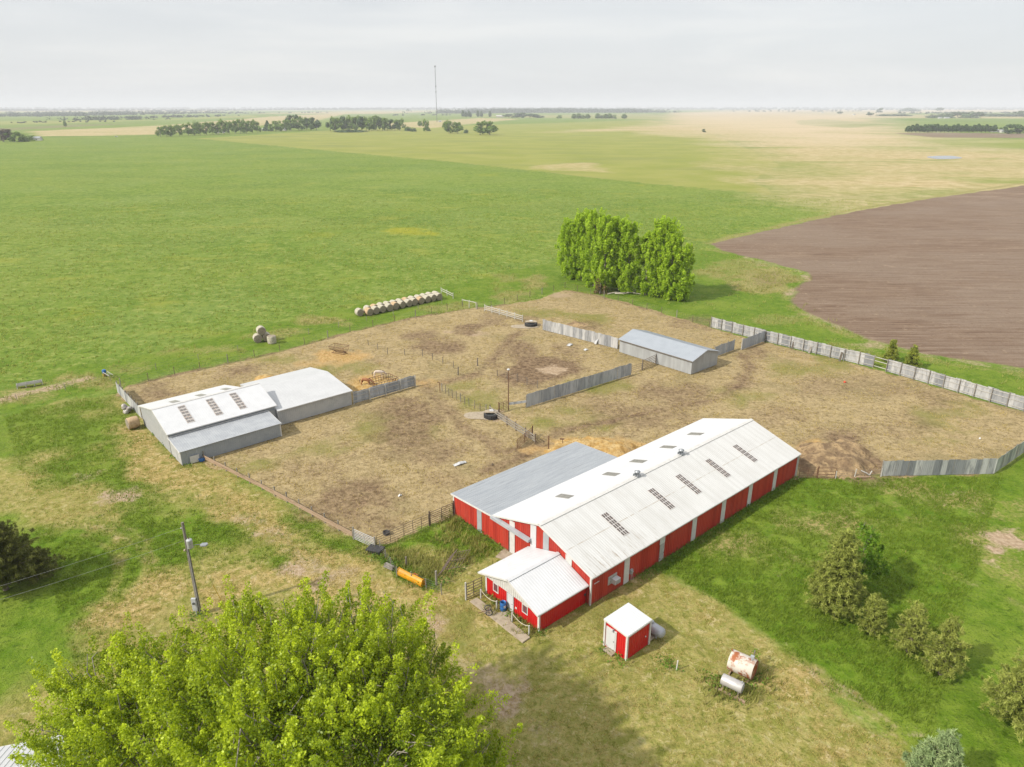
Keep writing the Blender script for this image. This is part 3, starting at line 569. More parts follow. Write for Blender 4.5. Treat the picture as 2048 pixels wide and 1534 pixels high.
# skylights: five on each slope
def slope_z(b): return EH - .02 + (RH + .06 - EH) * ((b + .28) / (BW / 2 + .28) if b < BW / 2 else (BW + .28 - b) / (BW / 2 + .28))
for k, a0 in enumerate((7.12, 14.88, 19.86, 25.76, 31.7)):
    for side in (0, 1):
        b0, b1 = (1.75, 4.95) if side == 0 else (9.75, 11.75)
        m = MB(); n_ = 6 if side == 0 else 5
        for s_ in range(3 if side == 0 else 2):
            w3 = .22 if side == 0 else .34
            ax = a0 - .42 + s_ * (.31 if side == 0 else .44)
            for i in range(n_):
                bb0 = b0 + (b1 - b0) * i / n_ + .05; bb1 = b0 + (b1 - b0) * (i + 1) / n_ - .02
                m.slab((ax, bb0, slope_z(bb0) + .052), (ax + w3, bb0, slope_z(bb0) + .052), (ax + w3, bb1, slope_z(bb1) + .052), (ax, bb1, slope_z(bb1) + .052), .02)
        f = MB(); f.slab((a0 - .5, b0, slope_z(b0) + .044), (a0 + .5, b0, slope_z(b0) + .044), (a0 + .5, b1, slope_z(b1) + .044), (a0 - .5, b1, slope_z(b1) + .044), .03)
        fo = f.build('skylight', RUSTL if side == 0 else SKYB, barn)
        m.build('pane', SKYL if side == 0 else pm('grey_skylight_pane', (.16, .155, .14, 1), (.2, .19, .17, 1), 3, .4), fo)
for a0 in (23.46, 15.19):     # ridge ventilators with a fin and a spinner
    m = MB(); bm_ = BW / 2
    m.box(a0 - .3, a0 + .3, bm_ - .3, bm_ + .3, RH - .05, RH + .22); m.lathe([(.24, RH + .22), (.24, RH + .5), (.34, RH + .52), (.36, RH + .62), (.05, RH + .78)], 12, Matrix.Translation((a0, bm_, 0)))
    o = m.build('roof_ventilator', GALV, barn)
    f = MB(); f.box(a0 - .75, a0 - .2, bm_ - .02, bm_ + .02, RH + .3, RH + .58); f.build('wind_vane', GALV, o)
# things fixed on the right-hand wall
o = MB(); o.box(2.45, 3.75, -.04, -.002, 1.1, 2.08); f_ = o.build('window', OLDW, barn); f_['label'] = 'boarded window holding an air conditioner'
a_ = MB(); a_.box(2.95, 3.75, -.55, -.04, 1.15, 1.72); a_.build('air_conditioner', WHITE, f_, bevel=.03)
g_ = MB()
for i in range(6): g_.box(3.0, 3.7, -.565, -.552, 1.2 + i * .08, 1.24 + i * .08)
g_.build('grille', GALV, f_)
for z_ in (2.95, 2.28): m = MB(); m.box(.4, 1.1, -.07, -.022, z_, z_ + .07); m.build('bracket', TRIM, barn)
m = MB(); m.box(5.75, 6.1, -.2, -.002, .9, 1.4); m.tube((5.93, -.2, 1.2), (5.93, -.3, 1.2), .11, n=12); m.tube((5.93, -.12, .1), (5.93, -.12, .9), .035); m.tube((6.2, -.2, .05), (6.05, -.15, 1.0), .03); m.build('electric_meter', GALVL, barn)
m = MB(); m.tube((BL + .1, -.1, .1), (BL + .1, -.1, EH - .1), .05); m.build('downspout', TRIM, barn)
m = MB(); m.box(-.09, -.052, 11.86, 11.96, .03, 2.6); m.build('door_edge', DARKM, barn)

# ------------------------------------------------------------------ bright red office in front of the barn
off = thing('red_annex', 'small bright red annex with white gable roof in front of the long barn', 'building', W(-6.3, .56), TH)
OW, OL = 7.6, 6.22; oe, orr, ob = 2.28, 3.78, 3.84
m = MB(); m.prism([(0, 0), (OW, 0), (OW, oe - .05), (ob, orr - .1), (0, oe - .05)], 'x', 0, OL); wl = m.build('wall', RED2, off)
r = MB(); rib_line(r, (0, 0), (OL, 0), oe - .1, oe - .1, .27, (0, -1), .07, .03); rib_line(r, (0, 0), (0, OW), 1.93, 1.93, .27, (-1, 0), .07, .03); r.build('wall_rib', RED2, wl)
m = MB(); m.prism([(.02, 1.95), (OW - .02, 1.95), (OW - .02, oe - .06), (ob, orr - .11), (.02, oe - .06)], 'x', -.05, -.003)
for i in range(27): 
    y = .2 + i * .27; zt = (oe - .1 + (orr - oe) * y / ob) if y < ob else (oe - .1 + (orr - oe) * (OW - y) / (OW - ob)); m.box(-.075, -.05, y, y + .06, 1.96, max(1.99, zt - .05))
m.build('gable', TRIM, off)
m = MB(); q = ((-.46, -.32, oe), (OL, -.32, oe), (OL, ob, orr), (-.46, ob, orr)); m.slab(*q, .05); m.ribs(*q, .3, .07, .018); m.build('roof_panel', WHITE, off)
m = MB(); q = ((OL, OW + .68, oe), (-.46, OW + .68, oe), (-.46, ob, orr), (OL, ob, orr)); m.slab(*q, .05); m.ribs(*q, .3, .09, .014); m.build('roof_panel', WHITE, off)
m = MB(); m.prism([(ob - .25, orr - .05), (ob, orr + .05), (ob + .25, orr - .05), (ob + .25, orr), (ob, orr + .1), (ob - .25, orr)], 'x', -.48, OL); m.build('ridge_cap', WHITE, off)
m = MB(); m.bar((-.48, -.34, oe - .09), (-.48, ob, orr - .07), .05, .16); m.bar((-.48, ob, orr - .07), (-.48, OW + .7, oe - .09), .05, .16); m.bar((-.46, -.34, oe - .08), (OL, -.34, oe - .08), .05, .12); m.build('fascia', TRIM, off)
for y in (-.03, OW - .1): m = MB(); m.box(-.06, .1, y - .05, y + .16, .0, oe - .07); m.build('corner_trim', TRIM, off)
window_part(off, 0, 5.7, 6.5, .9, 1.93); window_part(off, 0, 1.48, 2.28, .92, 1.92)
d = MB(); d.box(-.06, -.004, 3.42, 4.46, .0, 1.94); d = d.build('door_frame', GALVL, off); e_ = MB(); e_.box(-.085, -.062, 3.5, 4.3, .05, 1.9); e_.build('door', WHITE, d); h = MB(); h.tube((-.085, 3.62, .98), (-.14, 3.62, .98), .03); h.build('door_handle', DARKM, d)
m = MB(); m.box(-.05, -.033, 3.0, 3.22, .72, .92); m.build('notice', TRIM, off)
m = MB(); m.box(5.95, 6.12, -.12, -.002, 1.0, 1.2); m.build('outlet_box', DARKM, off)

# ------------------------------------------------------------------ small red shed
shed = thing('red_shed', 'tiny bright red shed with white roof, door and corner trim', 'shed', W(-3.05, -7.08), TH)
SL, SW, s0, s1 = 3.1, 2.52, 2.72, 2.92
m = MB(); m.prism([(0, 0), (SW, 0), (SW, s1 - .07), (0, s0 - .07)], 'x', 0, SL); wl = m.build('wall', RED2, shed)
r = MB(); rib_line(r, (0, 0), (SL, 0), s0 - .12, s0 - .12, .24, (0, -1), .06, .028); rib_line(r, (0, 0), (0, SW), s0 - .12, s1 - .12, .24, (-1, 0), .06, .028); r.build('wall_rib', RED2, wl)
m = MB(); q = ((-.1, -.1, s0), (SL + .1, -.1, s0), (SL + .1, SW + .1, s1), (-.1, SW + .1, s1)); m.slab(*q, .05); m.ribs(*q, .27, .08, .035); m.build('roof', WHITE, shed)
m = MB()
for p_, q_ in (((-.12, -.12, s0 - .1), (SL + .12, -.12, s0 - .1)), ((-.12, -.12, s0 - .1), (-.12, SW + .12, s1 - .1))): m.bar(p_, q_, .04, .15)
m.build('fascia', TRIM, shed)
for x, y, z_ in ((0, 0, s0), (0, SW, s1), (SL, 0, s0)): m = MB(); m.box(x - .09, x + .09, y - .09, y + .09, .0, z_ - .12); m.build('corner_trim', TRIM, shed)
d = MB(); d.box(-.07, -.004, 1.16, 2.34, .16, 2.3); d = d.build('door_frame', TRIM, shed); e_ = MB(); e_.box(-.1, -.072, 1.28, 2.22, .2, 2.24); e_.build('door', WHITE, d); h = MB(); h.tube((-.1, 1.4, 1.15), (-.16, 1.4, 1.15), .035); h.build('door_handle', DARKM, d)
m = MB(); m.tube((-.02, 1.5, 2.42), (-.2, 1.5, 2.40), .05); m.lathe([(.09, 2.25), (.05, 2.4)], 8, Matrix.Translation((-.2, 1.5, 0))); m.build('wall_lamp', GALVL, shed)
m = MB(); m.tube((2.5, -.03, 1.2), (2.5, -.09, 1.2), .07, n=10); m.build('outlet_cover', WHITE, shed)
m = MB(); m.box(-.62, -.1, 1.1, 2.15, .0, .17); st = m.build('concrete_step', CONC, None, W(-3.05, -7.08), TH, .02); tag(st, 'short concrete doorstep at the white door of the tiny red shed', 'step')
m = MB(); m.box(3.22, 5.75, .1, 2.2, -.02, .1); sl_ = m.build('concrete_slab', CONC, None, W(-3.05, -7.08), TH, .02); tag(sl_, 'square concrete slab under the propane tank behind the tiny shed', 'slab')
tank = thing('propane_tank', 'silver grey propane tank lying behind the tiny red shed', 'tank', W(1.35, -6.35, .1), TH)
TKW = pm('silver_tank_paint', (.36, .37, .39, 1), (.31, .32, .34, 1), 1.5, .35, .2)
my = Matrix.Translation((0, 0, .62)) @ Matrix.Rotation(R(90), 4, 'X')
prof = [(.04, -1.42), (.2, -1.4), (.36, -1.31), (.46, -1.17), (.5, -1.0), (.5, 1.0), (.46, 1.17), (.36, 1.31), (.2, 1.4), (.04, 1.42)]
m = MB(); m.lathe(prof, 24, my); m.build('vessel', TKW, tank)
m = MB(); m.lathe([(.2, 1.08), (.2, 1.24), (.14, 1.3)], 14); m.build('valve_dome', TKW, tank)
for y in (-.8, .8):
    for x in (-.3, .3): m = MB(); m.box(x - .05, x + .05, y - .06, y + .06, 0, .34); m.build('leg', TKW, tank)

# ------------------------------------------------------------------ grey barn with lean-to and long white extension
grey = thing('grey_barn', 'pale grey metal barn with skylit white roof, lean-to and long extension', 'barn', W(-20.1, 55.85), TH)
gl, gb0, gr_, gb1, ge, gz = 15.3, 4.45, 10.2, 17.6, 3.2, 5.0      # length, lean depth, ridge, back, eave, ridge height
m = MB(); m.prism([(gb0, 0), (gb1, 0), (gb1, ge - .05), (gr_, gz - .06), (gb0, ge - .05)], 'x', 0, gl - 2.6)
m.prism([(gb0, 0), (gr_, 0), (gr_, gz - .06), (gb0, ge - .05)], 'x', gl - 2.6, gl); wl = m.build('wall', GREYW, grey)
r = MB(); rib_line(r, (0, gb0), (0, gr_), ge - .1, gz - .2, .3, (-1, 0), .05, .018); rib_line(r, (0, gr_), (0, gb1), gz - .2, ge - .1, .3, (-1, 0), .05, .018); r.build('wall_rib', GREYW, wl)
m = MB(); m.box(.0, gl - .1, gb0 - .03, gb0 - .002, 2.4, ge - .06); m.build('front_wall', LEAD, grey)
m = MB(); q = ((-.2, gb0 - .25, ge - .06), (gl + .2, gb0 - .25, ge - .06), (gl + .2, gr_, gz), (-.2, gr_, gz)); m.slab(*q, .05); m.ribs(*q, .3, .06, .016); m.build('roof_panel', WHITE, grey)
m = MB(); q = ((gl - 2.5, gb1 + .25, ge - .06), (-.2, gb1 + .25, ge - .06), (-.2, gr_, gz), (gl - 2.5, gr_, gz)); m.slab(*q, .05); m.ribs(*q, .3, .06, .016); m.build('roof_panel', WHITE, grey)
m = MB(); m.prism([(gr_ - .25, gz - .06), (gr_, gz + .04), (gr_ + .25, gz - .06), (gr_ + .25, gz - .01), (gr_, gz + .085), (gr_ - .25, gz - .01)], 'x', -.22, gl + .22); m.build('ridge_cap', TRIM, grey)
m = MB(); m.bar((-.22, gb0 - .27, ge - .14), (-.22, gr_, gz - .08), .05, .15); m.bar((-.22, gr_, gz - .08), (-.22, gb1 + .27, ge - .14), .05, .15); m.bar((gl + .22, gb0 - .27, ge - .14), (gl + .22, gr_, gz - .08), .05, .15); m.bar((-.2, gb0 - .27, ge - .13), (gl + .2, gb0 - .27, ge - .13), .05, .12); m.build('fascia', TRIM, grey)
def gs(b): return ge - .06 + (gz - ge + .06) * ((b - gb0 + .25) / (gr_ - gb0 + .25))
for a0 in (3.5, 7.5, 11.0):
    b0, b1 = 5.35, 9.35; f = MB(); f.slab((a0 - .52, b0, gs(b0) + .044), (a0 + .52, b0, gs(b0) + .044), (a0 + .52, b1, gs(b1) + .044), (a0 - .52, b1, gs(b1) + .044), .03); fo = f.build('skylight', RUSTW, grey)
    m = MB()
    for i in range(6):
        for s_ in range(2):
            u0 = b0 + (b1 - b0) * i / 6 + .12; u1 = b0 + (b1 - b0) * (i + 1) / 6 - .12; ax = a0 - .46 + s_ * .47
            m.slab((ax, u0, gs(u0) + .054), (ax + .42, u0, gs(u0) + .054), (ax + .42, u1, gs(u1) + .054), (ax, u1, gs(u1) + .054), .02)
    m.build('pane', SKYG, fo)
def gsb(b): return gz - (gz - ge + .06) * (b - gr_) / (gb1 + .25 - gr_)
for a0 in (3.5, 7.3, 11.1):
    b0, b1 = 11.2, 13.6; f = MB(); f.slab((a0 + .5, b1, gsb(b1) + .05), (a0 - .5, b1, gsb(b1) + .05), (a0 - .5, b0, gsb(b0) + .05), (a0 + .5, b0, gsb(b0) + .05), .03); f.build('skylight', SKYB, grey)
# lean-to in front
m = MB(); m.prism([(0, 0), (gb0 - .034, 0), (gb0 - .034, 2.55), (0, 2.06)], 'x', 0, 14.0); lw = m.build('lean_to_wall', LEAD, grey)
r = MB(); rib_line(r, (0, 0), (14, 0), 2.0, 2.0, .3, (0, -1), .07, .022); rib_line(r, (0, 0), (0, gb0), 2.0, 2.4, .3, (-1, 0), .05, .018); r.build('wall_rib', LEAD, lw)
m = MB(); m.box(-.035, -.003, .02, gb0 - .1, .02, 2.06); m.build('end_wall', GREYW, grey)
m = MB(); q = ((-.15, -.2, 2.08), (14.15, -.2, 2.08), (14.15, gb0 - .04, 2.62), (-.15, gb0 - .04, 2.62)); m.slab(*q, .05); m.ribs(*q, .3, .07, .03); m.build('lean_to_roof', GALVL, grey)
m = MB(); m.bar((-.16, gb0 - .12, 2.68), (14.16, gb0 - .12, 2.68), .1, .08); m.bar((14.17, -.22, 2.0), (14.17, gb0, 2.56), .05, .14); m.bar((-.17, -.22, 2.0), (-.17, gb0, 2.56), .05, .14); m.build('fascia', TRIM, grey)
m = MB(); m.box(13.9, 14.06, -.06, .1, 0, 2.0); m.build('corner_trim', TRIM, grey)
m = MB(); m.box(-.06, .06, gb0 - .12, gb0 + .02, 0, 2.9); m.build('corner_trim', DARKM, grey)
m = MB(); m.box(-.06, -.036, 1.6, 2.5, .05, 1.9); m.build('side_door', GREYW, grey)
# extension to the right
x0, x1, y0, y1, ze, zr, yr = gl + .02, 27.7, 3.72, 18.0, 2.5, 3.5, 11.8
m = MB(); m.prism([(y0, 0), (y1, 0), (y1, ze - .05), (yr, zr - .06), (y0, ze - .05)], 'x', x0, x1); lw = m.build('extension_wall', GREYW, grey)
r = MB(); rib_line(r, (x0, y0), (x1, y0), ze - .1, ze - .1, .3, (0, -1), .06, .02); r.build('wall_rib', GREYW, lw)
m = MB(); q = ((x0 - .0, y0 - .2, ze - .03), (x1 + .15, y0 - .2, ze - .03), (x1 + .15, yr, zr), (x0, yr, zr)); m.slab(*q, .05); m.ribs(*q, .45, .05, .015); m.slab((x1 + .15, y1 + .2, ze - .03), (x0, y1 + .2, ze - .03), (x0, yr, zr), (x1 + .15, yr, zr), .05); m.build('extension_roof', EXTW, grey)
m = MB(); m.bar((x0, y0 - .22, ze - .1), (x1 + .15, y0 - .22, ze - .1), .04, .1); m.bar((x1 + .17, y0 - .22, ze - .1), (x1 + .17, yr, zr - .07), .04, .13); m.build('fascia', TRIM, grey)

# ------------------------------------------------------------------ galvanised shed among the pens
gs_ = thing('galvanised_shed', 'long low galvanised shed with blue-grey gable roof among the pens', 'shed', W(60.6, 31.7), TH)
fw, fl, fe, fr = 8.15, 16.9, 2.66, 3.85
SHW = pm('patchy_galvanised_wall', (.37, .385, .39, 1), (.30, .31, .315, 1), 1.0, .5, .2, .35, .65, (1, 1, .15), c3=(.33, .30, .27, 1), s3=.5, lo3=.62, hi3=.8)
m = MB(); m.prism([(0, 0), (fw, 0), (fw, fe - .05), (fw / 2, fr - .06), (0, fe - .05)], 'y', 0, fl); wl = m.build('wall', SHW, gs_)
r = MB(); rib_line(r, (0, 0), (0, fl), fe - .12, fe - .12, .3, (-1, 0), .07, .022); rib_line(r, (0, 0), (fw / 2, 0), fe - .1, fr - .2, .3, (0, -1), .06, .02); rib_line(r, (fw / 2, 0), (fw, 0), fr - .2, fe - .1, .3, (0, -1), .06, .02); r.build('wall_rib', SHW, wl)
SHR = pm('blue_grey_roof_metal', (.30, .325, .355, 1), (.275, .30, .33, 1), .6, .42, .15)
m = MB(); q = ((-.3, fl + .25, fe - .03), (-.3, -.3, fe - .03), (fw / 2, -.3, fr), (fw / 2, fl + .25, fr)); m.slab(*q, .05); m.ribs(*q, .45, .06, .02); m.build('roof_panel', SHR, gs_)
m = MB(); q = ((fw + .3, -.3, fe - .03), (fw + .3, fl + .25, fe - .03), (fw / 2, fl + .25, fr), (fw / 2, -.3, fr)); m.slab(*q, .05); m.ribs(*q, .45, .06, .02); m.build('roof_panel', SHR, gs_)
m = MB(); m.bar((-.32, -.32, fe - .1), (fw / 2, -.32, fr - .07), .04, .12); m.bar((fw / 2, -.32, fr - .07), (fw + .32, -.32, fe - .1), .04, .12); m.build('fascia', GALVL, gs_)
m = MB(); m.bar((-.34, -.3, fe - .12), (-.34, fl + .25, fe - .12), .06, .12); m.build('gutter', pm('brown_gutter', (.13, .11, .09, 1), (.17, .15, .13, 1), 2, .6), gs_)

# ------------------------------------------------------------------ house roof just inside the lower left corner of the view
hc = [G(0, 1500, 4.0), G(215, 1457, 4.0)]
house = thing('house', 'house whose white standing-seam roof shows under the cottonwoods', 'house', (G(92, 1476, 4.0).x, G(92, 1476, 4.0).y, 0), math.atan2(hc[1].y - hc[0].y, hc[1].x - hc[0].x))
m = MB(); m.prism([(-6.6, 0), (-.35, 0), (-.35, 3.95), (-3.4, 5.2), (-6.6, 3.95)], 'x', -7.5, 2.2); m.build('wall', TRIM, house)
m = MB(); q = ((2.6, 0, 4.0), (-8, 0, 4.0), (-8, -3.4, 5.3), (2.6, -3.4, 5.3)); m.slab(*q, .06); m.ribs(*q, .42, .05, .03); q = ((-8, -7, 4.0), (2.6, -7, 4.0), (2.6, -3.4, 5.3), (-8, -3.4, 5.3)); m.slab(*q, .06); m.ribs(*q, .42, .05, .03); m.build('roof', WHITE, house)
m = MB(); m.bar((2.6, .02, 3.93), (-8, .02, 3.93), .05, .14); m.build('fascia', TRIM, house)
# ------------------------------------------------------------------ fences, gates, bales, feeders
WOODG = pm('weathered_grey_wood', (.24, .22, .19, 1), (.16, .145, .125, 1), 4, .85, 0, stretch=(1, 1, .3))
WOODT = pm('tan_fence_plank', sr(206, 178, 150), sr(176, 148, 120), 2, .85, 0, stretch=(.4, .4, 3), c3=sr(140, 120, 98), s3=1.2)
WOODW = pm('white_washed_rail', (.42, .41, .38, 1), (.33, .32, .29, 1), 3, .8)
WOODD = pm('dark_fence_post', (.12, .10, .08, 1), (.19, .165, .135, 1), 5, .9)
RUSTP = pm('rusty_pipe', (.10, .05, .028, 1), (.16, .085, .05, 1), 4, .8)
PIPED = pm('dark_brown_pipe', (.10, .075, .055, 1), (.16, .12, .09, 1), 4, .7)
ALU = pm('light_gate_tube', (.40, .40, .40, 1), (.33, .33, .33, 1), 3, .45, .2)
WIRE = pm('fence_wire', (.14, .13, .12, 1), (.18, .17, .16, 1), 3, .6, .3)
def tin(name, k, dark, pale):
    m_ = bpy.data.materials.new(name); t_ = NT(m_); v = t_.obj()
    c_ = t_.mix(t_.attr('tone'), pale, dark)
    st = t_.noise(t_.scale(v, 1.2, 1.2, .25), 2.0, 4)
    c_ = t_.mix(t_.math('MULTIPLY', t_.step(st, .45, .68), .55), c_, tuple(x * .62 for x in dark[:3]) + (1,))
    c_ = t_.mix(t_.math('MULTIPLY', t_.step(t_.noise(t_.scale(v, 1, 1, .4), .9, 5, .7), .62, .74), k), c_, sr(150, 104, 70))
    t_.out(c_, .5, .2); return m_
TIN_PALE = tin('pale_old_tin', .5, (.20, .21, .225, 1), (.47, .47, .465, 1))
TIN_BLUE = tin('blue_grey_tin', .25, (.26, .285, .315, 1), (.42, .445, .475, 1))
def along(pts, step):
    """points about every `step` metres along a polyline, with its direction"""
    out = []
    for a, b in zip(pts, pts[1:]):
        a, b = Vector(a), Vector(b); n = max(1, round((b - a).length / step)); 
        out += [(a.lerp(b, i / n), (b - a).normalized()) for i in range(n)]
    out.append((Vector(pts[-1]), (Vector(pts[-1]) - Vector(pts[-2])).normalized())); return out
def tin_fence(name, label, pts, h, mat, bay, post_side=1, post_mat=None, post_h=None, gaps=(), group='sheet metal windbreak fences', sheet=.82, rails=True, lift=.05, rr_=None):
    """bays of corrugated sheets nailed to rails and posts"""
    rg = random.Random(len(label) * 7 + len(pts)); o0 = Vector(pts[0]); f = thing(name, label, 'fence', o0, 0, group)
    P_ = [Vector(p) - o0 for p in pts]; st = along(P_, bay)
    for i, ((p, d), (q, _)) in enumerate(zip(st, st[1:])):
        d = (q - p).normalized(); n = Vector((-d.y, d.x, 0)); L = (q - p).length
        if i not in gaps:
            m = MB(); u = 0.0
            while u < L - .05:
                w_ = min(sheet * rg.uniform(.9, 1.1), L - u); m.tn = rg.random() ** 1.3; top = h + rg.uniform(-.07, .09); off_ = rg.uniform(.0, .02)
                k = max(2, int(w_ / .11)); vs_ = []
                for j in range(k + 1):
                    c = p + d * (u + w_ * j / k) + n * (off_ + (.022 if j % 2 else 0)); lean = n * rg.uniform(-.004, .004)
                    vs_ += [(c.x, c.y, lift + rg.uniform(0, .02)), ((c + lean).x, (c + lean).y, top)]
                m.add(vs_, [(2 * j, 2 * j + 2, 2 * j + 3, 2 * j + 1) for j in range(k)]); u += w_
            pn = m.build('panel', mat, f); sm = pn.modifiers.new('Solidify', 'SOLIDIFY'); sm.thickness = .012
        if rails:
            m = MB(); s_ = n * (.07 * post_side)
            for z_ in ((.45, h * .62, h - .18) if h > 1.9 else (.4, h - .2)): m.bar(p + s_ + Vector((0, 0, z_)), q + s_ + Vector((0, 0, z_)), .045, .11)
            m.build('rail', post_mat if mat is TIN_BLUE and post_mat else WOODW, f)
    for p, d in st:
        n = Vector((-d.y, d.x, 0)); m = MB(); c = p + n * (.16 * post_side); hh = (post_h or h) + rg.uniform(-.08, .08)
        m.tube((c.x, c.y, -.1), (c.x, c.y, hh), .085, .075, 8); m.build('post', post_mat or WOODG, f)
    return f
tin_fence('tin_fence', 'blue-grey sheet metal fence running off the end of the grey barn', [W(7.95, 59.7), W(19.9, 59.7)], 2.0, TIN_BLUE, 3.0, -1, WOODW, 2.05)
tin_fence('tin_fence', 'long blue-grey sheet metal fence between the light pole and the galvanised shed', [W(28.1, 40.0), W(52.2, 38.6)], 2.3, TIN_BLUE, 3.4, 1, WOODG, 2.1)
tin_fence('tin_fence', 'patched pale tin fence with one missing sheet beside the galvanised shed', [W(59.4, 69.3), W(60.6, 59.6), W(61.6, 50.0)], 2.35, TIN_PALE, 2.45, 1, WOODD, 2.2, gaps=())
f4 = tin_fence('tin_fence', 'very long pale tin windbreak fence along the edge of the ploughed field', [W(88.5, 46.4), W(88.25, 33.2), W(89.0, 11.6), W(86.4, -13.1), W(85.6, -20)], 2.35, TIN_PALE, 2.55, -1, WOODG, 2.45, gaps=(13,))
tin_fence('tin_fence', 'short blue-grey tin wing standing out from the long pale windbreak', [W(79.8, 33.3), W(88.1, 33.25)], 2.3, TIN_BLUE, 2.8, 1, WOODW, 2.35)
tin_fence('tin_fence', 'short tin fence standing clear of the far end of the galvanised shed', [W(71.9, 34.3), W(78.6, 34.3)], 2.2, TIN_BLUE, 2.3, 1, WOODG, 2.3)
tin_fence('tin_fence', 'rust-streaked tin fence of mixed sheets curving round the right corral corner', [W(47.6, -7.4), W(53.6, -12.3), W(59.4, -16.9), W(69.7, -17.6), W(85.6, -20.4)], 2.25, TIN_PALE, 3.0, 1, WOODG, 2.2)
tin_fence('tin_fence', 'narrow panelled tin fence running back from the left end of the grey barn', [W(-19.7, 76.0), W(-19.6, 90.3)], 1.9, TIN_PALE, 1.8, -1, WOODG, 2.1)
for (a0, b0, hh, nm) in ((88.9, 27.2, 1.7, 'third'), (88.8, 23.6, 1.2, 'fourth'), (88.6, 17.4, 1.7, 'seventh')):     # loose boards leaning on the windbreak
    m = MB(); p = W(a0 - .75, b0); q = W(a0 - .25, b0, hh); m.bar(p, q, .42, .05); tag(m.build('leaning_board', WOODD if nm != 'fourth' else WOODG), 'dark board leaning on the %s bay along the long pale windbreak' % nm, 'board')
m = MB(); p = W(61.3, 55.1, 0); m.bar(p + Vector((-.5, -.3, 0)), p + Vector((0, -.1, 1.1)), .9, .03); tag(m.build('loose_sheet', TIN_PALE), 'loose tin sheet bent out at the foot of the patched pale fence', 'metal sheet')

def plank_fence(name, label, pts, h, step, planks, mat, pmat, ph=None, r=.09, sq=False, group=None, cat='fence'):
    o0 = Vector(pts[0]); f = thing(name, label, cat, o0, 0, group); st = along([Vector(p) - o0 for p in pts], step); rg = random.Random(len(label))
    for p, d in st:
        n = Vector((-d.y, d.x, 0)) * .1; m = MB(); t_ = (ph or h) + rg.uniform(-.08, .1); lx = Vector((rg.uniform(-.04, .04), rg.uniform(-.04, .04), 0))
        m.tube(p + n + Vector((0, 0, -.1)), p + n + lx + Vector((0, 0, t_)), r, r * .92, 8); m.build('post', pmat, f)
    for (p, d), (q, _) in zip(st, st[1:]):
        for z_, w_ in planks:
            m = MB(); m.bar(p + Vector((0, 0, z_ + rg.uniform(-.02, .02))), q + Vector((0, 0, z_ + rg.uniform(-.02, .02))), .045, w_); m.build('plank', mat, f)
    return f
plank_fence('plank_fence', 'low tan plank fence from the grey barn to the light tube gate', [W(-17.4, 55.7), W(-14.2, 40), W(-11.55, 25.4)], 1.15, 2.55, [(.38, .26), (.68, .26)], WOODT, WOODG, 1.3)
plank_fence('rail_fence', 'white three-rail fence ending at the tyre water tank in the far pens', [W(59.7, 89.6), W(60.4, 77.0)], 1.45, 2.45, [(.45, .14), (.85, .14), (1.3, .16)], WOODW, WOODW, 1.6)
plank_fence('rail_fence', 'short white rail fence frame standing in the rank grass by the pen gate', [W(58.4, 96.6), W(59.2, 92.2)], 1.7, 2.3, [(1.6, .16)], WOODW, WOODW, 1.75)
plank_fence('rail_fence', 'short white two-rail fence behind the end of the bale line', [W(62.1, 110.4), W(61.0, 103.8)], 1.4, 3.2, [(.75, .16), (1.25, .16)], WOODW, WOODW, 1.5)
plank_fence('rail_fence', 'grey plank fence between the concrete tyre tank and the rusty open gate', [W(22.0, 42.0), W(20.9, 34.6), W(20.2, 29.6)], 1.35, 2.6, [(.4, .2), (.8, .2), (1.2, .2)], WOODG, PIPED, 1.55)
def wire_fence(name, label, pts, h, step, mat=PIPED, r=.045, strands=4, group=None, every=0):
    o0 = Vector(pts[0]); f = thing(name, label, 'fence', o0, 0, group); st = along([Vector(p) - o0 for p in pts], step); rg = random.Random(len(label))
    for i, (p, d) in enumerate(st):
        m = MB(); big = every and i % every == 0; k = Vector((rg.uniform(-.06, .06), rg.uniform(-.06, .06), h * rg.uniform(.9, 1.08) + (.15 if big else 0)))
        m.tube(p - Vector((0, 0, .1)), p + k, r * (1.5 if big else 1), n=6); m.build('post', (WOODG if big else mat), f)
    for z_ in range(strands):
        m = MB(); zz = h * (z_ + 1) / (strands + .35)
        for (p, d), (q, _) in zip(st, st[1:]): m.tube(p + Vector((0, 0, zz)), q + Vector((0, 0, zz)), .011, n=3, caps=False)
        m.build('wire', WIRE, f)
    return f
wire_fence('wire_fence', 'long barbed wire fence between the corral and the open green pasture', [W(-18.5, 92.7), W(-5, 93.2), W(10.5, 93.2), W(27.4, 95.6), W(44.6, 96.2), W(58.3, 96.4)], 1.45, 5.2, PIPED, .06, every=4)
wire_fence('wire_fence', 'wire fence round the far back pen beside the poplar grove', [W(59.5, 92), W(67.4, 91.3), W(90.5, 93.4), W(90.3, 70), W(88.7, 47)], 1.5, 4.4, PIPED, .06, every=5)
wire_fence('wire_fence', 'wire fence dividing the feeder pen from the muddy far pen', [FABW for FABW in (G(737, 690), G(775, 708), G(845, 712), G(907, 735))], 1.25, 3.3, WOODD, .06, 3)
wire_fence('wire_fence', 'close-set picket of thin posts from the bent pipe post to the tyre tank', [G(884, 782), G(905, 795), G(938, 812), G(972, 826)], 1.4, 1.25, WOODD, .05, 3, every=5)
wire_fence('wire_fence', 'wire fence running in behind the long blue-grey tin fence', [G(995, 752), G(1034, 762), G(1075, 776)], 1.3, 2.2, WOODD, .06, 3)
wire_fence('wire_fence', 'wire fence strung along the far edge of the rank grass strip', [W(-60, 96.6), W(-40, 97.2), W(-19, 97.6), W(20, 100), W(56, 101.5)], 1.2, 7.5, WOODG, .05, 2)
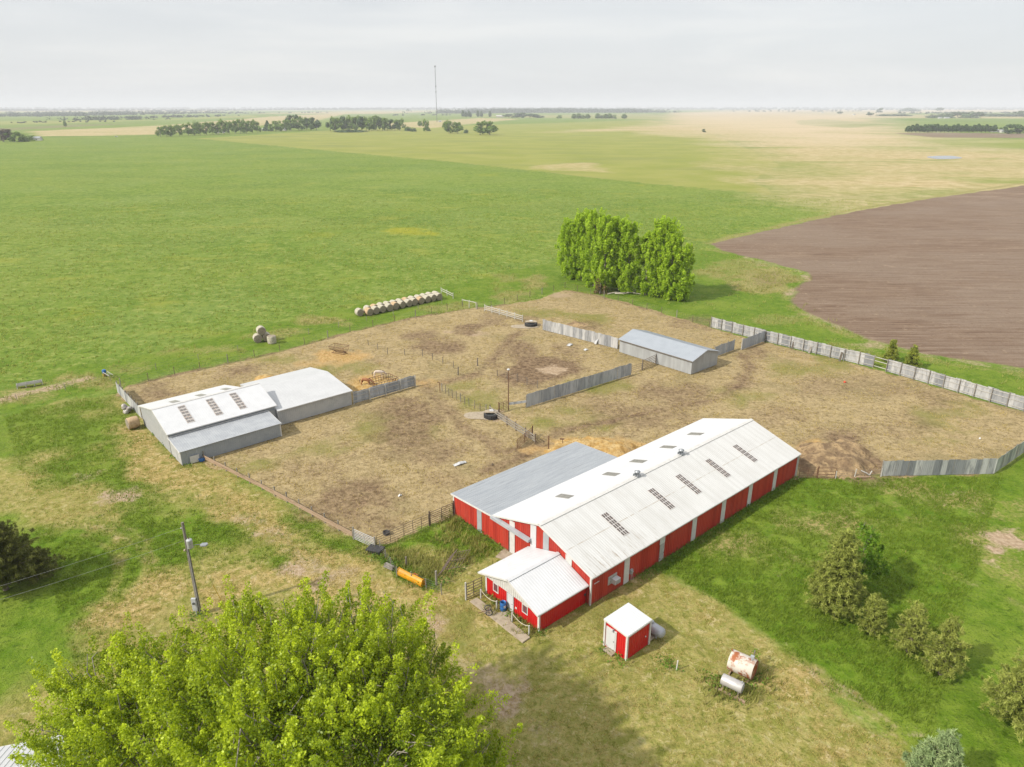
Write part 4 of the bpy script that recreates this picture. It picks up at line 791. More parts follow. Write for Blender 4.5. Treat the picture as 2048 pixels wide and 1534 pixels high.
wire_fence('wire_fence', 'sagging wire fence round the weedy yard behind the yellow snow blade', [W(-10.5, 21.3), W(-11.6, 16.2), W(-9.8, 10.9)], 1.2, 1.8, WOODG, .05, 4)
m = MB(); m.pipe([G(880, 785), G(880, 785) + Vector((0, 0, 1.75)), G(880, 785) + Vector((-.12, -.03, 1.9)), G(880, 785) + Vector((-.4, -.08, 1.88))], .06); tag(m.build('bent_pipe_post', RUSTP), 'rusty pipe post with a bent top where the pen tracks meet', 'post')
for uv, nm in (((955, 731), 'lone'), ((916, 750), 'leaning')):
    m = MB(); p = G(*uv); m.tube(p - Vector((0, 0, .1)), p + Vector((.08 if nm == 'leaning' else 0, 0, 1.5)), .12, .1, 8); tag(m.build('gate_post', WOODD), '%s dark wooden gate post beside the muddy cattle path' % nm, 'post')
m = MB(); p = G(1097, 897); m.tube(p - Vector((0, 0, .1)), p + Vector((0, 0, 2.0)), .08, n=8); tag(m.build('gate_post', RUSTP), 'tall rusty post at the straw heap behind the lean-to', 'post')
m = MB(); p = G(1125, 893); m.pipe([p, p + Vector((0, 0, 1.2)), p + Vector((-.35, .1, 1.25))], .05); m.bar(p + Vector((-.4, .1, 1.15)), p + Vector((.2, -.05, 1.2)), .06, .2); tag(m.build('hydrant', RUSTP), 'small rusty water hydrant in the straw behind the lean-to', 'hydrant')

def tube_gate(name, label, p, q, h, mat, bars=6, r=.03, braces=(.5,), z0=.12, cat='gate', posts=(), pmat=None, group=None):
    p, q = Vector(p), Vector(q); g = thing(name, label, cat, p, 0, group); v = q - p
    m = MB(); m.tube(Vector((0, 0, z0)), Vector((0, 0, h)), r, n=6); m.tube(v + Vector((0, 0, z0)), v + Vector((0, 0, h)), r, n=6); m.build('frame', mat, g)
    for i in range(bars):
        z_ = z0 + (h - z0) * i / (bars - 1); m = MB(); m.tube(Vector((0, 0, z_)), v + Vector((0, 0, z_)), r, n=6); m.build('bar', mat, g)
    for t_ in braces: m = MB(); m.tube(v * t_ + Vector((0, 0, z0)), v * t_ + Vector((0, 0, h)), r * 1.25, n=6); m.build('brace', mat, g)
    for t_ in posts: m = MB(); c = v * t_ + v.normalized() * (-.12 if t_ < .5 else .12); m.tube(c - Vector((0, 0, .1)), c + Vector((0, 0, h + .25)), .09, .085, 8); m.build('post', pmat or WOODG, g)
    return g
tube_gate('tube_gate', 'light grey tube gate at the end of the tan plank fence', W(-11.5, 25.0), W(-10.75, 22.0), 1.35, ALU, 7, .035, (.5,), posts=(0, 1), pmat=WOODG)
tube_gate('corral_fence', 'dark pipe corral panel next to the light grey tube gate', W(-10.5, 21.9), W(-7.1, 21.85), 1.6, PIPED, 6, .025, (.5,))
tube_gate('corral_fence', 'dark pipe corral panel in the middle of the run to the red lean-to', W(-7.0, 21.85), W(-3.7, 21.8), 1.6, PIPED, 6, .025, (.35, .7))
tube_gate('corral_gate', 'stout dark corral gate hung against the corner of the red lean-to', W(-3.45, 21.8), W(-.25, 21.8), 1.7, PIPED, 7, .035, (.5,), posts=(0, 1), pmat=PIPED)
tube_gate('tube_gate', 'rusty brown tube gate swung open behind the plank fence', G(1064, 873), G(1034, 898), 1.45, RUSTP, 7, .04, (.5,), posts=(0,), pmat=RUSTP)
tube_gate('tube_gate', 'brown pipe gate between the concrete tyre tank and the light pole', G(999, 825), G(1014, 819), 1.55, RUSTP, 6, .03, (.5,), posts=(0,), pmat=RUSTP)
m = MB(); m.bar(G(1018, 818) + Vector((0, 0, .9)), W(28.0, 40) + Vector((0, 0, 1.1)), .04, .4); tag(m.build('barrier_board', TIN_BLUE), 'low grey board joining the light pole to the long tin fence', 'board')
tube_gate('tube_gate', 'grey pipe gate closing the gap between tin fence and galvanised shed', G(1285, 739), G(1311, 727), 1.75, PIPED, 6, .05, (), posts=(0, 1), pmat=WOODD)
tube_gate('corral_fence', 'thin pipe panel between the long tin fence and the grey pipe gate', G(1263, 746), G(1283, 740), 1.3, PIPED, 4, .03, ())
tube_gate('tube_gate', 'rusty wire-filled gate against the far corner of the red barn', G(1597, 957), G(1632, 957), 1.55, RUSTP, 6, .025, (.5,), posts=(1,), pmat=RUSTP)
tube_gate('tube_gate', 'rusty four-bar gate right of the manure heap gate post', G(1633, 957), G(1669, 957), 1.55, RUSTP, 4, .04, (), posts=())
wire_fence('wire_fence', 'low wire fence between the rusty gate and the right corral fence', [G(1671, 957), G(1709, 954), G(1762, 953)], 1.1, 2.6, WOODW, .07, 3)
m = MB(); m.bar(G(1711, 956) + Vector((0, 0, .1)), G(1741, 955) + Vector((0, 0, .1)), .2, .2); tag(m.build('timber', WOODT), 'pale timber lying in front of the right corral fence', 'timber')
m = MB(); p = G(1735, 950); m.pipe([p + Vector((-.8, .3, .5)), p + Vector((-.1, 0, .25)), p + Vector((.2, -.1, .05)), p + Vector((.6, .2, .5))], .07); tag(m.build('driftwood', WOODW), 'bleached forked branch by the end of the right corral fence', 'branch')
tube_gate('corral_gate', 'dark wire-panelled gate standing open at the left corner of the annex', W(-6.6, 8.5), G(934, 1198), 1.75, PIPED, 6, .035, (.55,), posts=(1,), pmat=WOODW)
# stack of leaning gates in the weedy yard
for (u0, v0), (u1, v1), lab, lean in (((872, 1157), (899, 1116), 'brown pipe gate leaning furthest left in the weedy yard', .95), ((889, 1140), (911, 1106), 'brown pipe gate leaning rightmost in the weedy yard', 1.7)):
    a, b = G(u0, v0), G(u1, v1); g = thing('leaning_gate', lab, 'gate', a, 0, 'gates leaning in the weedy yard'); v = b - a; n = Vector((-v.y, v.x, 0)).normalized() * lean; up = Vector((0, 0, 1.25 if lean < 1.2 else .7)) + n * -1
    for i in range(6): m = MB(); o_ = up * (i / 5) + Vector((0, 0, .06)); m.tube(o_, v + o_, .03, n=6); m.build('bar', PIPED, g)
    for t_ in (0, .5, 1): m = MB(); m.tube(v * t_ + Vector((0, 0, .06)), v * t_ + up + Vector((0, 0, .06)), .035, n=6); m.build('brace', PIPED, g)
m = MB(); p = G(873, 1170); m.tube(p, p + Vector((0, 0, 1.7)), .11, n=9); tag(m.build('gate_post', WOODG), 'grey post at the right end of the yellow snow blade', 'post')
m = MB(); p = G(813, 1133); m.tube(p, p + Vector((0, 0, 1.2)), .1, n=9); tag(m.build('gate_post', WOODD), 'short dark post just behind the yellow snow blade', 'post')

# ------------------------------------------------------------------ hay bales
HAY = pm('weathered_grey_hay', (.40, .375, .30, 1), (.30, .275, .21, 1), 3.0, .95, 0, stretch=(1, 1, 1), c3=(.22, .17, .11, 1), s3=1.4, lo3=.56, hi3=.75, bump=.8)
HAYT = pm('tan_hay', (.42, .31, .19, 1), (.32, .22, .125, 1), 3.0, .95, 0, bump=.8, c3=(.22, .14, .08, 1), s3=1.4)
HAYE = pm('hay_bale_end', (.27, .235, .18, 1), (.19, .155, .11, 1), 5.0, .95, 0, bump=.8)
def bale_mesh(r, l):
    M = Matrix.Translation((0, 0, r)) @ Matrix.Rotation(R(90), 4, 'Y'); h = l / 2
    m = MB(); m.lathe([(r * .9, -h), (r * .985, -h + .1), (r, -h + .25), (r * 1.01, 0), (r, h - .25), (r * .985, h - .1), (r * .9, h)], 20, M, close=False)
    m.v = [(x + rng.normal(0, .012), y + rng.normal(0, .018), z + rng.normal(0, .018)) for x, y, z in m.v]; return m
def make_bale(label, r=.88, l=1.55, mat=None):
    t_ = thing('hay_bale', label, 'hay bale'); bale_mesh(r, l).build('wrapped_side', mat or HAY, t_)
    for sx in (-1, 1):
        m = MB(); M = Matrix.Translation((sx * (l / 2 - .02), 0, r)) @ Matrix.Rotation(R(90 * sx), 4, 'Y'); prof = [(r * .93 * (1 - i / 6) + .01, .01 + .03 * (i % 2) + .01 * i) for i in range(7)]
        m.lathe(prof, 20, M); m.build('bale_end', HAYE, t_)
    return t_
bale0 = make_bale('x'); bale1 = make_bale('x', mat=HAYT)
ORD = ['first', 'second', 'third', 'fourth', 'fifth', 'sixth', 'seventh', 'eighth', 'ninth', 'tenth', 'eleventh', 'twelfth', 'thirteenth']
used = set()
def place_bale(src, loc, rot, label, grp):
    if src.name not in used: used.add(src.name); src.location = loc; src.rotation_euler.z = rot; src['label'] = label; src['group'] = grp; return src
    return dup(src, loc, rot, label, grp)
for i in range(12):
    a0 = 37.2 + i * 1.86 + random.uniform(-.08, .08); s_ = bale1 if i in (0, 4, 8) else bale0
    place_bale(s_, W(a0, 104.5 + .09 * i + random.uniform(-.15, .15)), TH + R(90 + random.uniform(-5, 5)), '%s round hay bale, %s from the left in the near row' % ('tan' if i in (0, 4, 8) else 'weathered grey', ORD[i]), 'two long rows of round hay bales')
for i in range(12):
    a0 = 38.0 + i * 1.82 + random.uniform(-.08, .08)
    s_ = bale1 if i in (1, 6) else bale0
    place_bale(s_, W(a0, 106.3 + .09 * i + random.uniform(-.15, .15)), TH + R(90 + random.uniform(-5, 5)), '%s round hay bale, %s from the left in the back row' % ('tan' if i in (1, 6) else 'weathered grey', ORD[i]), 'two long rows of round hay bales')
place_bale(bale0, W(35.3, 105.4), TH + R(84), 'single round hay bale at the left end of the two bale rows', 'two long rows of round hay bales')
c4 = G(518, 688); e1 = Vector((math.cos(TH + R(-10)), math.sin(TH + R(-10)), 0))
ax4 = TH + R(75)
pb = G(516, 684); qb = G(527, 687.5)
place_bale(bale0, pb, ax4, 'leftmost bale under the pile of four by the pasture', 'pile of four hay bales'); place_bale(bale0, pb + e1 * 1.78, ax4, 'middle bale under the pile of four by the pasture', 'pile of four hay bales')
place_bale(bale0, pb + e1 * .89 + Vector((0, 0, 1.5)), ax4 + R(4), 'topmost bale resting on two others in the pile of four', 'pile of four hay bales')
up_ = place_bale(bale0, G(545, 688.5), 0, 'bale standing on end at the right of the pile of four', 'pile of four hay bales'); up_.rotation_euler = (0, R(90), R(20)); up_.location = G(544, 687) + Vector((-.88, 0, .77))
place_bale(bale1, W(-21.6, 73.2), TH + R(3), 'big pale round bale parked against the left end of the grey barn', 'hay bales')
# ------------------------------------------------------------------ hay feeders
def cradle(label, loc, rot):
    f = thing('cradle_feeder', label, 'hay feeder', loc, rot); L_ = 3.4
    m = MB(); m.tube((-L_ / 2, 0, .42), (L_ / 2, 0, .42), .05); m.build('keel_bar', RUSTP, f)
    for y in (-.45, .45): m = MB(); m.tube((-L_ / 2 + .2, y, .05), (L_ / 2 - .1, y, .05), .05); m.build('skid', RUSTP, f)
    for x in (-1.2, 1.3):
        for y in (-.45, .45): m = MB(); m.tube((x, y, .05), (x, 0, .42), .045); m.build('leg', RUSTP, f)
    for y in (-1.0, 1.0): m = MB(); m.tube((-L_ / 2, y, 1.5), (L_ / 2, y, 1.5), .04); m.build('top_rail', RUSTP, f)
    for x in (-L_ / 2, L_ / 2): m = MB(); m.pipe([(x, -1.0, 1.5), (x, -.8, .95), (x, 0, .42), (x, .8, .95), (x, 1.0, 1.5)], .04); m.tube((x, -1, 1.5), (x, 1, 1.5), .035); m.build('end_frame', RUSTP, f)
    for i in range(1, 12):
        x = -L_ / 2 + L_ * i / 12
        for sy in (-1, 1): m = MB(); m.pipe([(x, 0, .42), (x, .55 * sy, .72), (x, .86 * sy, 1.05), (x, 1.0 * sy, 1.5)], .026, 5); m.build('basket_bar', RUSTP, f)
    return f
cradle('rusty cradle hay feeder standing empty in the trampled straw pen', G(679, 706), R(-24))
f = thing('ring_feeder', 'rusty rectangular hay feeder behind the tin fence with two horses', 'hay feeder', G(766, 771), TH)
for z_, o_ in ((.12, 0), (.62, .12), (1.35, .3)):
    x_, y_ = 1.9 + o_, 1.25 + o_
    for p, q in (((-x_, -y_), (x_, -y_)), ((x_, -y_), (x_, y_)), ((x_, y_), (-x_, y_)), ((-x_, y_), (-x_, -y_))): m = MB(); m.tube((*p, z_), (*q, z_), .045); m.build('rail', RUSTP, f)
for i in range(9):
    for sy in (-1, 1): t_ = -1 + 2 * i / 8; m = MB(); m.tube((1.9 * t_, 1.25 * sy, .05), (2.2 * t_, 1.55 * sy, 1.35), .035); m.build('upright', RUSTP, f)
for i in range(1, 5):
    for sx in (-1, 1): t_ = -1 + 2 * i / 5; m = MB(); m.tube((1.9 * sx, 1.25 * t_, .05), (2.2 * sx, 1.55 * t_, 1.35), .035); m.build('upright', RUSTP, f)
# tyre water tanks
RUB = pm('black_rubber', (.028, .028, .03, 1), (.05, .05, .05, 1), 6, .8)
def tyre_tank(label, loc, r, rot):
    f = thing('tyre_tank', label, 'water tank', loc, rot)
    m = MB(); m.lathe([(r * .95, .02), (r, .1), (r * 1.02, .35), (r, .6), (r * .93, .7), (r * .72, .68), (r * .7, .3)], 26, close=False)
    for i in range(26):
        a = 2 * math.pi * i / 26; m.rbox(r * 1.02 * math.cos(a), r * 1.02 * math.sin(a), .35, .07, .16, .6, Matrix.Rotation(a, 3, 'Z'))
    m.build('tyre', RUB, f)
    m = MB(); m.lathe([(r * .74, .3), (r * .74, .45)], 24); m.build('water', pm('trough_water', (.05, .06, .06, 1), (.07, .08, .08, 1), 2, .08), f)
    m = MB(); m.prism([(-r * .95, -r * .1), (r * .95, -r * .1), (r * .9, r * .62), (r * .45, r * .92), (-r * .45, r * .92), (-r * .9, r * .62)], 'z', .7, .86); m.build('cover', CONC, f, bevel=.04)
    m = MB(); m.box(-.3, .35, r * .15, r * .6, .862, 1.02); m.build('float_box', WHITE, f)
    return f
tyre_tank('tractor-tyre water tank with concrete lid beside the light pole', G(983, 834), 1.15, TH + R(-40)); tyre_tank('tractor-tyre water tank between the white rail fence and the pale tin', G(1062, 651), 1.35, TH + R(-40))
for uv, w_, h_, lab in (((968, 831), 3.2, 1.7, 'grey concrete apron under the tyre tank beside the light pole'), ((1050, 653), 3.2, 1.6, 'grey concrete apron at the tyre tank by the white rail fence')):
    rg = random.Random(3); m = MB(); p = G(*uv); pts = [(w_ * math.cos(q) * rg.uniform(.8, 1.1), h_ * math.sin(q) * rg.uniform(.8, 1.1)) for q in np.linspace(0, 2 * math.pi, 15)[:-1]]; m.prism(pts, 'z', -.05, .05); tag(m.build('concrete_apron', CONC, None, p, 0), lab, 'concrete pad')
# ------------------------------------------------------------------ trees
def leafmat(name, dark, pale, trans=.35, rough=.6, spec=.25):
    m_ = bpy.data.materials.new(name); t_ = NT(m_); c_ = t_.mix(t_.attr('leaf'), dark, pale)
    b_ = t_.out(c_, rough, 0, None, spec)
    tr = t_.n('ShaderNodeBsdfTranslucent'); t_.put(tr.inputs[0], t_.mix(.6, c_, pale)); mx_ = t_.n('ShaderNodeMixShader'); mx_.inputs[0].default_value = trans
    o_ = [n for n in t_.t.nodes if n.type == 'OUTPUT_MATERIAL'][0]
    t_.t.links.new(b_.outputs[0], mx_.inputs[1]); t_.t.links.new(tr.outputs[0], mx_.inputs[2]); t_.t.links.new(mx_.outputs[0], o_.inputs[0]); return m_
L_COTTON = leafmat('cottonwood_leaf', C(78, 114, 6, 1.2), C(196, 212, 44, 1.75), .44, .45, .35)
L_POPLAR = leafmat('poplar_leaf', C(106, 136, 20, 2.15), C(170, 194, 56, 2.25), .48)
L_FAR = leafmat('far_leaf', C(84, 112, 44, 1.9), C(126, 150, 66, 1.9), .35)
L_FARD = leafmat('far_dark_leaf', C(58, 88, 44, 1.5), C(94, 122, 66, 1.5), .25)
L_PINE = leafmat('pine_needle', C(108, 119, 46, 1.85), C(174, 180, 92, 1.9), .38)
L_SPRUCE = leafmat('spruce_needle', C(92, 108, 36, 2.1), C(160, 164, 70, 2.2), .4)
L_BLUE = leafmat('blue_spruce_needle', C(112, 134, 86, 1.7), C(170, 186, 130, 1.7), .25)
L_JUNI = leafmat('juniper_leaf', C(70, 78, 28, 1.6), C(138, 140, 66, 1.7), .3)
L_BUSH = leafmat('bush_leaf', C(86, 126, 22, 1.6), C(146, 176, 52, 1.6), .38)
BARK = pm('grey_bark', (.25, .225, .19, 1), (.14, .122, .10, 1), 6, .9, 0, stretch=(1, 1, .3), bump=.5)
BARKP = pm('pine_bark', (.21, .17, .135, 1), (.13, .10, .08, 1), 6, .9)
DEADW = pm('bleached_wood', (.40, .36, .30, 1), (.30, .27, .22, 1), 4, .9)
def unit(v): return v / (np.linalg.norm(v, axis=1, keepdims=True) + 1e-9)
def leaves(C_, size, out=None, bias=.5, aspect=1.0, tip=None):
    """one pointed quad per centre; normals lean towards `out`; tip = long-axis direction"""
    n = len(C_); N_ = unit(rng.normal(size=(n, 3)))
    if out is not None: N_ = unit(N_ * (1 - bias) + out * bias + np.array([0, 0, .25 * bias]))
    T_ = unit(rng.normal(size=(n, 3))) if tip is None else unit(tip + rng.normal(scale=.25, size=(n, 3)))
    T_ = unit(T_ - N_ * (T_ * N_).sum(1, keepdims=True)); B_ = np.cross(N_, T_)
    s = (size * rng.uniform(.5, 1.45, (n, 1))); l = s * aspect
    V = np.stack([C_ - T_ * l, C_ - B_ * s * .62 - T_ * l * .1, C_ + T_ * l, C_ + B_ * s * .62 - T_ * l * .1], 1).reshape(-1, 3)
    return V, np.arange(4 * n).reshape(-1, 4)
class Crown:
    def __init__(s): s.V = []; s.F = []; s.A = []; s.n = 0
    def add(s, V, F, a): s.V.append(V); s.F.append(F + s.n); s.A.append(a); s.n += len(V)
    def build(s, mat, parent, name='crown'):
        return npmesh(name, np.concatenate(s.V), np.concatenate(s.F), mat, {'leaf': ('FACE', np.concatenate(s.A))}, parent=parent)
def plumes(cr, base, direc, length, rad, per, size, bias=.45, var=.12):
    """upswept sprays of leaves rising from each base point"""
    n = len(base); t_ = rng.random((n, per)) ** .85; kL = np.exp(rng.normal(0, var, (n, 1))); rad = rad * kL ** .8
    ang = rng.random((n, per)) * 2 * np.pi; rr_ = rad * (1.05 - .75 * t_) * np.sqrt(rng.random((n, per))) * (0.6 + .4 * np.minimum(1, t_ * 5))
    d = unit(direc); u = unit(np.cross(d, np.array([.3, .2, .93]) + rng.normal(scale=.05, size=(n, 3)))); v = np.cross(d, u)
    L_ = length * kL * rng.uniform(.7, 1.2, (n, 1))
    off = u[:, None] * (np.cos(ang) * rr_)[..., None] + v[:, None] * (np.sin(ang) * rr_)[..., None]
    C_ = base[:, None] + d[:, None] * (t_ * L_)[..., None] + off
    out = unit((off + d[:, None] * .3 * np.mean(rad)).reshape(-1, 3))
    V, F = leaves(C_.reshape(-1, 3), size, out, bias)
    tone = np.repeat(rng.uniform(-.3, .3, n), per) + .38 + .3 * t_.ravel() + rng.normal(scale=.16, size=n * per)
    cr.add(V, F, np.clip(tone, 0, 1))
def limb(m, p, q, r0, r1, wig=.12, k=4):
    p, q = Vector(p), Vector(q); L_ = (q - p).length; pts = [p.lerp(q, i / k) + (Vector(rng.normal(size=3)) * wig * L_ / k if 0 < i < k else Vector((0, 0, 0))) for i in range(k + 1)]
    for i in range(k): m.tube(pts[i], pts[i + 1], r0 + (r1 - r0) * i / k, r0 + (r1 - r0) * (i + 1) / k, 7, False)
    return pts
def cottonwood(label, base, lobes, trunk_r=.45, dens=3.3, leaf=.078, mat=L_COTTON, plume=2.1, prad=.5, per=270, group=None, name='cottonwood', inner=.35, cat='tree', var=.27, gap=.3):
    """lobes: (x, y, z, radius) in world space; limbs run from a forked trunk to every lobe"""
    o = thing(name, label, cat, base, 0, group); bx = np.array(base)
    lob = np.array([[l[0] - bx[0], l[1] - bx[1], l[2], l[3]] for l in lobes]); cr = Crown(); m = MB()
    cz = lob[:, :3].mean(0); fork = Vector((cz[0] * .25, cz[1] * .25, max(1.6, cz[2] * .3)))
    limb(m, (0, 0, -.3), fork, trunk_r * 1.25, trunk_r, .05)
    for x, y, z, r in lob:
        ps = limb(m, fork, (x, y, z - r * .2), trunk_r * .55, trunk_r * .16, .22, 5)
        k = int(1.9 * r * r * dens); dv = unit(rng.normal(size=(k * 3, 3))); dv = dv[dv[:, 2] > -.45][:k]; k = len(dv)
        rad = r * (1 - inner * rng.random((k, 1)) ** 1.5); B_ = np.array([x, y, z]) + dv * rad * np.array([1, 1, .82]) - np.array([0, 0, plume * .35])
        D_ = dv * np.array([.75, .75, .3]) + np.array([0, 0, .9]) + rng.normal(scale=.3, size=(k, 3))
        keep = vnoise(B_[:, 0] + x * 3, B_[:, 1] + B_[:, 2] * 1.7, 1.6, 4) > gap; B_, D_ = B_[keep], D_[keep]
        plumes(cr, B_, D_, plume, prad, per, leaf, .4, var)
        nf = int(260 * r * r); fv = unit(rng.normal(size=(nf, 3))) * (r * rng.random((nf, 1)) ** .4) + np.array([x, y, z]); V, F = leaves(fv, leaf, None); cr.add(V, F, np.clip(rng.normal(.25, .2, nf), 0, 1))  # filler leaves toned darker: the crown's inner shade is put into their colour
        for b_ in B_[::2]:
            s_ = ps[int(rng.integers(2, 6))]; limb(m, s_, b_ + np.array([0, 0, plume * .75]), trunk_r * .13, .02, .25, 3)
    m.build('trunk', BARK, o); cr.build(mat, o); return o
def lob(u, v, z, r): z *= .84; p = G(u, v, z); return (p.x, p.y, z, r)
T = 'foreground cottonwoods'
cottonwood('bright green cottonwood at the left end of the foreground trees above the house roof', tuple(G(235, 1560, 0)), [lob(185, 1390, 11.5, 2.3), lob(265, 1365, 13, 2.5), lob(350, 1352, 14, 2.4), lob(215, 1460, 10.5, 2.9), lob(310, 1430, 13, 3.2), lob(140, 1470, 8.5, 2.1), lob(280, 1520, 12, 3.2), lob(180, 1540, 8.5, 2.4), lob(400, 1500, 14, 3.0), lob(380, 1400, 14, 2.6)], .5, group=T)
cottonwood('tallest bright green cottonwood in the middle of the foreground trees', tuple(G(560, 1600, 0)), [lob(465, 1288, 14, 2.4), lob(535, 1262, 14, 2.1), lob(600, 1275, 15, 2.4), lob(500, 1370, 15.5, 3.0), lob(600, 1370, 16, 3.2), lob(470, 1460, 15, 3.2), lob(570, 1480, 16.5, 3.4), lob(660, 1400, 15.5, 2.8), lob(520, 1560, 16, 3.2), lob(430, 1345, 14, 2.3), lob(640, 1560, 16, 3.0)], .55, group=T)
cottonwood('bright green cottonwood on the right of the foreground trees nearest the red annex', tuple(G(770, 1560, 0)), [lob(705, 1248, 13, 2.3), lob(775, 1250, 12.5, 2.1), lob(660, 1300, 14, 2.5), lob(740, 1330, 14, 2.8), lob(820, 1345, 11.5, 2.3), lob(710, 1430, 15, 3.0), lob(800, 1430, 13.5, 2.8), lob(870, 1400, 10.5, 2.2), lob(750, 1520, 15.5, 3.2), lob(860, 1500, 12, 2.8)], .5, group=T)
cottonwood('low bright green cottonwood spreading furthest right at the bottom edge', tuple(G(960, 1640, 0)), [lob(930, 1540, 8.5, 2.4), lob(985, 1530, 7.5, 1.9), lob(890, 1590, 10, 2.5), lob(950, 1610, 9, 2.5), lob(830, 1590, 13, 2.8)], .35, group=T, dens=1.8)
# poplar grove behind the corral
def poplar(label, base, h, w_, seed, group='poplar grove beyond the corral', leaf=.2, per=85, mat=L_POPLAR, name='poplar', low=1.6):
    o = thing(name, label, 'tree', base, 0, group); m = MB(); cr = Crown()
    limb(m, (0, 0, -.3), (0, 0, h * .9), .24, .05, .02, 6)
    n = int(h * w_ * 2.0); z = low + (h - low) * rng.random(n) ** .95; f = np.clip((z - low) / (h - low), 0, 1)
    prof = w_ / 2 * np.where(f < .3, .55 + 1.5 * f, 1.0 - .62 * np.clip((f - .3) / .7, 0, 1) ** 2.2) * rng.uniform(.75, 1.2, n)
    a = rng.random(n) * 2 * np.pi; rad = prof * rng.random(n) ** .45
    B_ = np.stack([np.cos(a) * rad, np.sin(a) * rad, z - 1.2], 1); D_ = np.stack([np.cos(a) * .3, np.sin(a) * .3, np.ones(n)], 1) + rng.normal(scale=.12, size=(n, 3))
    plumes(cr, B_, D_, 1.6, .7, per, leaf, .3, .3)
    for b_ in B_[::4]: limb(m, (0, 0, max(.6, b_[2] - 1.2)), b_, .05, .02, .1, 2)
    m.build('trunk', BARK, o); cr.build(mat, o); return o
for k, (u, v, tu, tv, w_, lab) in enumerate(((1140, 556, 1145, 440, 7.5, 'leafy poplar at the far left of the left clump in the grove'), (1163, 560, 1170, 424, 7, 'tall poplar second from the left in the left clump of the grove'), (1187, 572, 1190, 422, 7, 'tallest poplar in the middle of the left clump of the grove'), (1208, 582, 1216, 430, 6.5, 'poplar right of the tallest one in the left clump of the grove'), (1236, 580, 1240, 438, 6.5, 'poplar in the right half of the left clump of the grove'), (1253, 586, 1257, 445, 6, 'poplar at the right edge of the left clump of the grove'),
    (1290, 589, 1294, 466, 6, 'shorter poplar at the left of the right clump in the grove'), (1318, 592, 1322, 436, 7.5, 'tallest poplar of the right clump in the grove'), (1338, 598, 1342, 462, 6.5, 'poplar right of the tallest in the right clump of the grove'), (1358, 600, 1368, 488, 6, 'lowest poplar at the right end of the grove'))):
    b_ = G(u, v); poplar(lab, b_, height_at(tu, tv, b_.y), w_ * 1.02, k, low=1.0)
b_ = G(1200, 587); poplar('small russet shrub at the foot of the poplar grove', b_, 3.2, 3.0, 3, None, .22, 40, leafmat('russet_leaf', C(120, 110, 60), C(160, 140, 84), .2), 'shrub', .2)
m = MB(); p0 = G(1215, 590); 
for q in ((0, 0, .3, 9, 2, .5), (4, 1, .4, 8.5, 4.5, 1.6), (5, 1.2, .4, 10, -.5, .3), (2, .5, .3, 4, -1.5, .6), (6, 1.4, .4, 9.5, 2.6, 1.4)): limb(m, p0 + Vector(q[:3]), p0 + Vector(q[3:]), .17, .04, .12, 4)
tag(m.build('fallen_branch', DEADW), 'bleached fallen branch lying at the edge of the poplar grove', 'branch')
# pines
def conifer(label, base, h, r, mat, dens=1.0, name='pine_tree', group=None, up=.25, needle=.30, tuft=.34, per=34, low=.08, gaps=.12, power=.8, wig=.22, bark=BARKP):
    o = thing(name, label, 'tree', base, 0, group); m = MB(); cr = Crown(); limb(m, (0, 0, -.2), (rng.normal(0, .1), rng.normal(0, .1), h * .97), .03 * h + .03, .03, .015, 6)
    pts = []; outs = []; lv = int(h * 2.3 * dens ** .5) + 3
    for i in range(lv):
        f = (i + .5) / lv; z = h * (low + (1 - low) * f) * .98; R_ = r * ((1 - f) ** power) * rng.uniform(.8, 1.15) + .18; nb = max(4, int((5 + R_ * 3.2) * dens))
        for j in range(nb):
            if rng.random() < gaps: continue
            a = 2 * np.pi * (j + rng.random() * .8) / nb + i * .7; L_ = R_ * rng.uniform(1 - wig * 2, 1.12); e = np.array([np.cos(a) * L_, np.sin(a) * L_, L_ * up + rng.normal(0, .1)])
            s_ = np.array([0, 0, z]); m.tube(s_, s_ + e * .93, .012 + .012 * L_, .008, 4, False)
            kk = max(2, int(L_ / (tuft * .85)))
            for q in range(kk):
                if (q + 1) / kk < .3: continue
                t_ = (q + .8) / kk; pts.append(s_ + e * t_ + rng.normal(0, tuft * .38, 3)); outs.append(e / (np.linalg.norm(e) + .01))
    pts = np.array(pts); outs = np.array(outs); n = len(pts)
    d = unit(rng.normal(size=(n, per, 3)).reshape(-1, 3) + np.repeat(outs, per, 0) * .7 + np.array([0, 0, .35])); C_ = np.repeat(pts, per, 0) + d * (tuft * rng.uniform(.25, .75, (n * per, 1)))
    V, F = leaves(C_, needle * .17, None, 0, needle * 2.4 / (needle * .17) * .5 * .42, d)
    tone = np.repeat(rng.uniform(.1, .75, n), per) + rng.normal(0, .16, n * per)
    m.build('trunk', bark, o); cr.add(V, F, np.clip(tone, 0, 1)); cr.build(mat, o); return o
def con_px(lab, bu, bv, tu, tv, wpx, mat, **kw):
    b_ = G(bu, bv); h = height_at(tu, tv, b_.y); r = wpx / 2 / FPX * math.hypot(b_.length, CAMH) * .97; return conifer(lab, b_, h, r, mat, **kw)
PG = 'row of pines in the uncut grass'
con_px('tall broad olive green pine standing at the left end of the pine row', 1664, 1226, 1686, 1064, 96, L_PINE, group=PG, dens=1.5, power=.58, low=.06, gaps=.08)
con_px('smallest pine, second from the left in the pine row', 1742, 1266, 1748, 1190, 42, L_PINE, group=PG, power=.6, dens=1.1)
con_px('thin olive pine, third from the left in the pine row', 1815, 1302, 1828, 1208, 58, L_PINE, group=PG, power=.6, gaps=.2)
con_px('bushy olive pine, fourth from the left in the pine row', 1880, 1346, 1895, 1240, 66, L_PINE, group=PG, power=.55, gaps=.12)
con_px('pine with bare branches cut by the right edge of the picture', 2040, 1450, 2058, 1316, 120, L_PINE, group=PG, power=.5, gaps=.25)
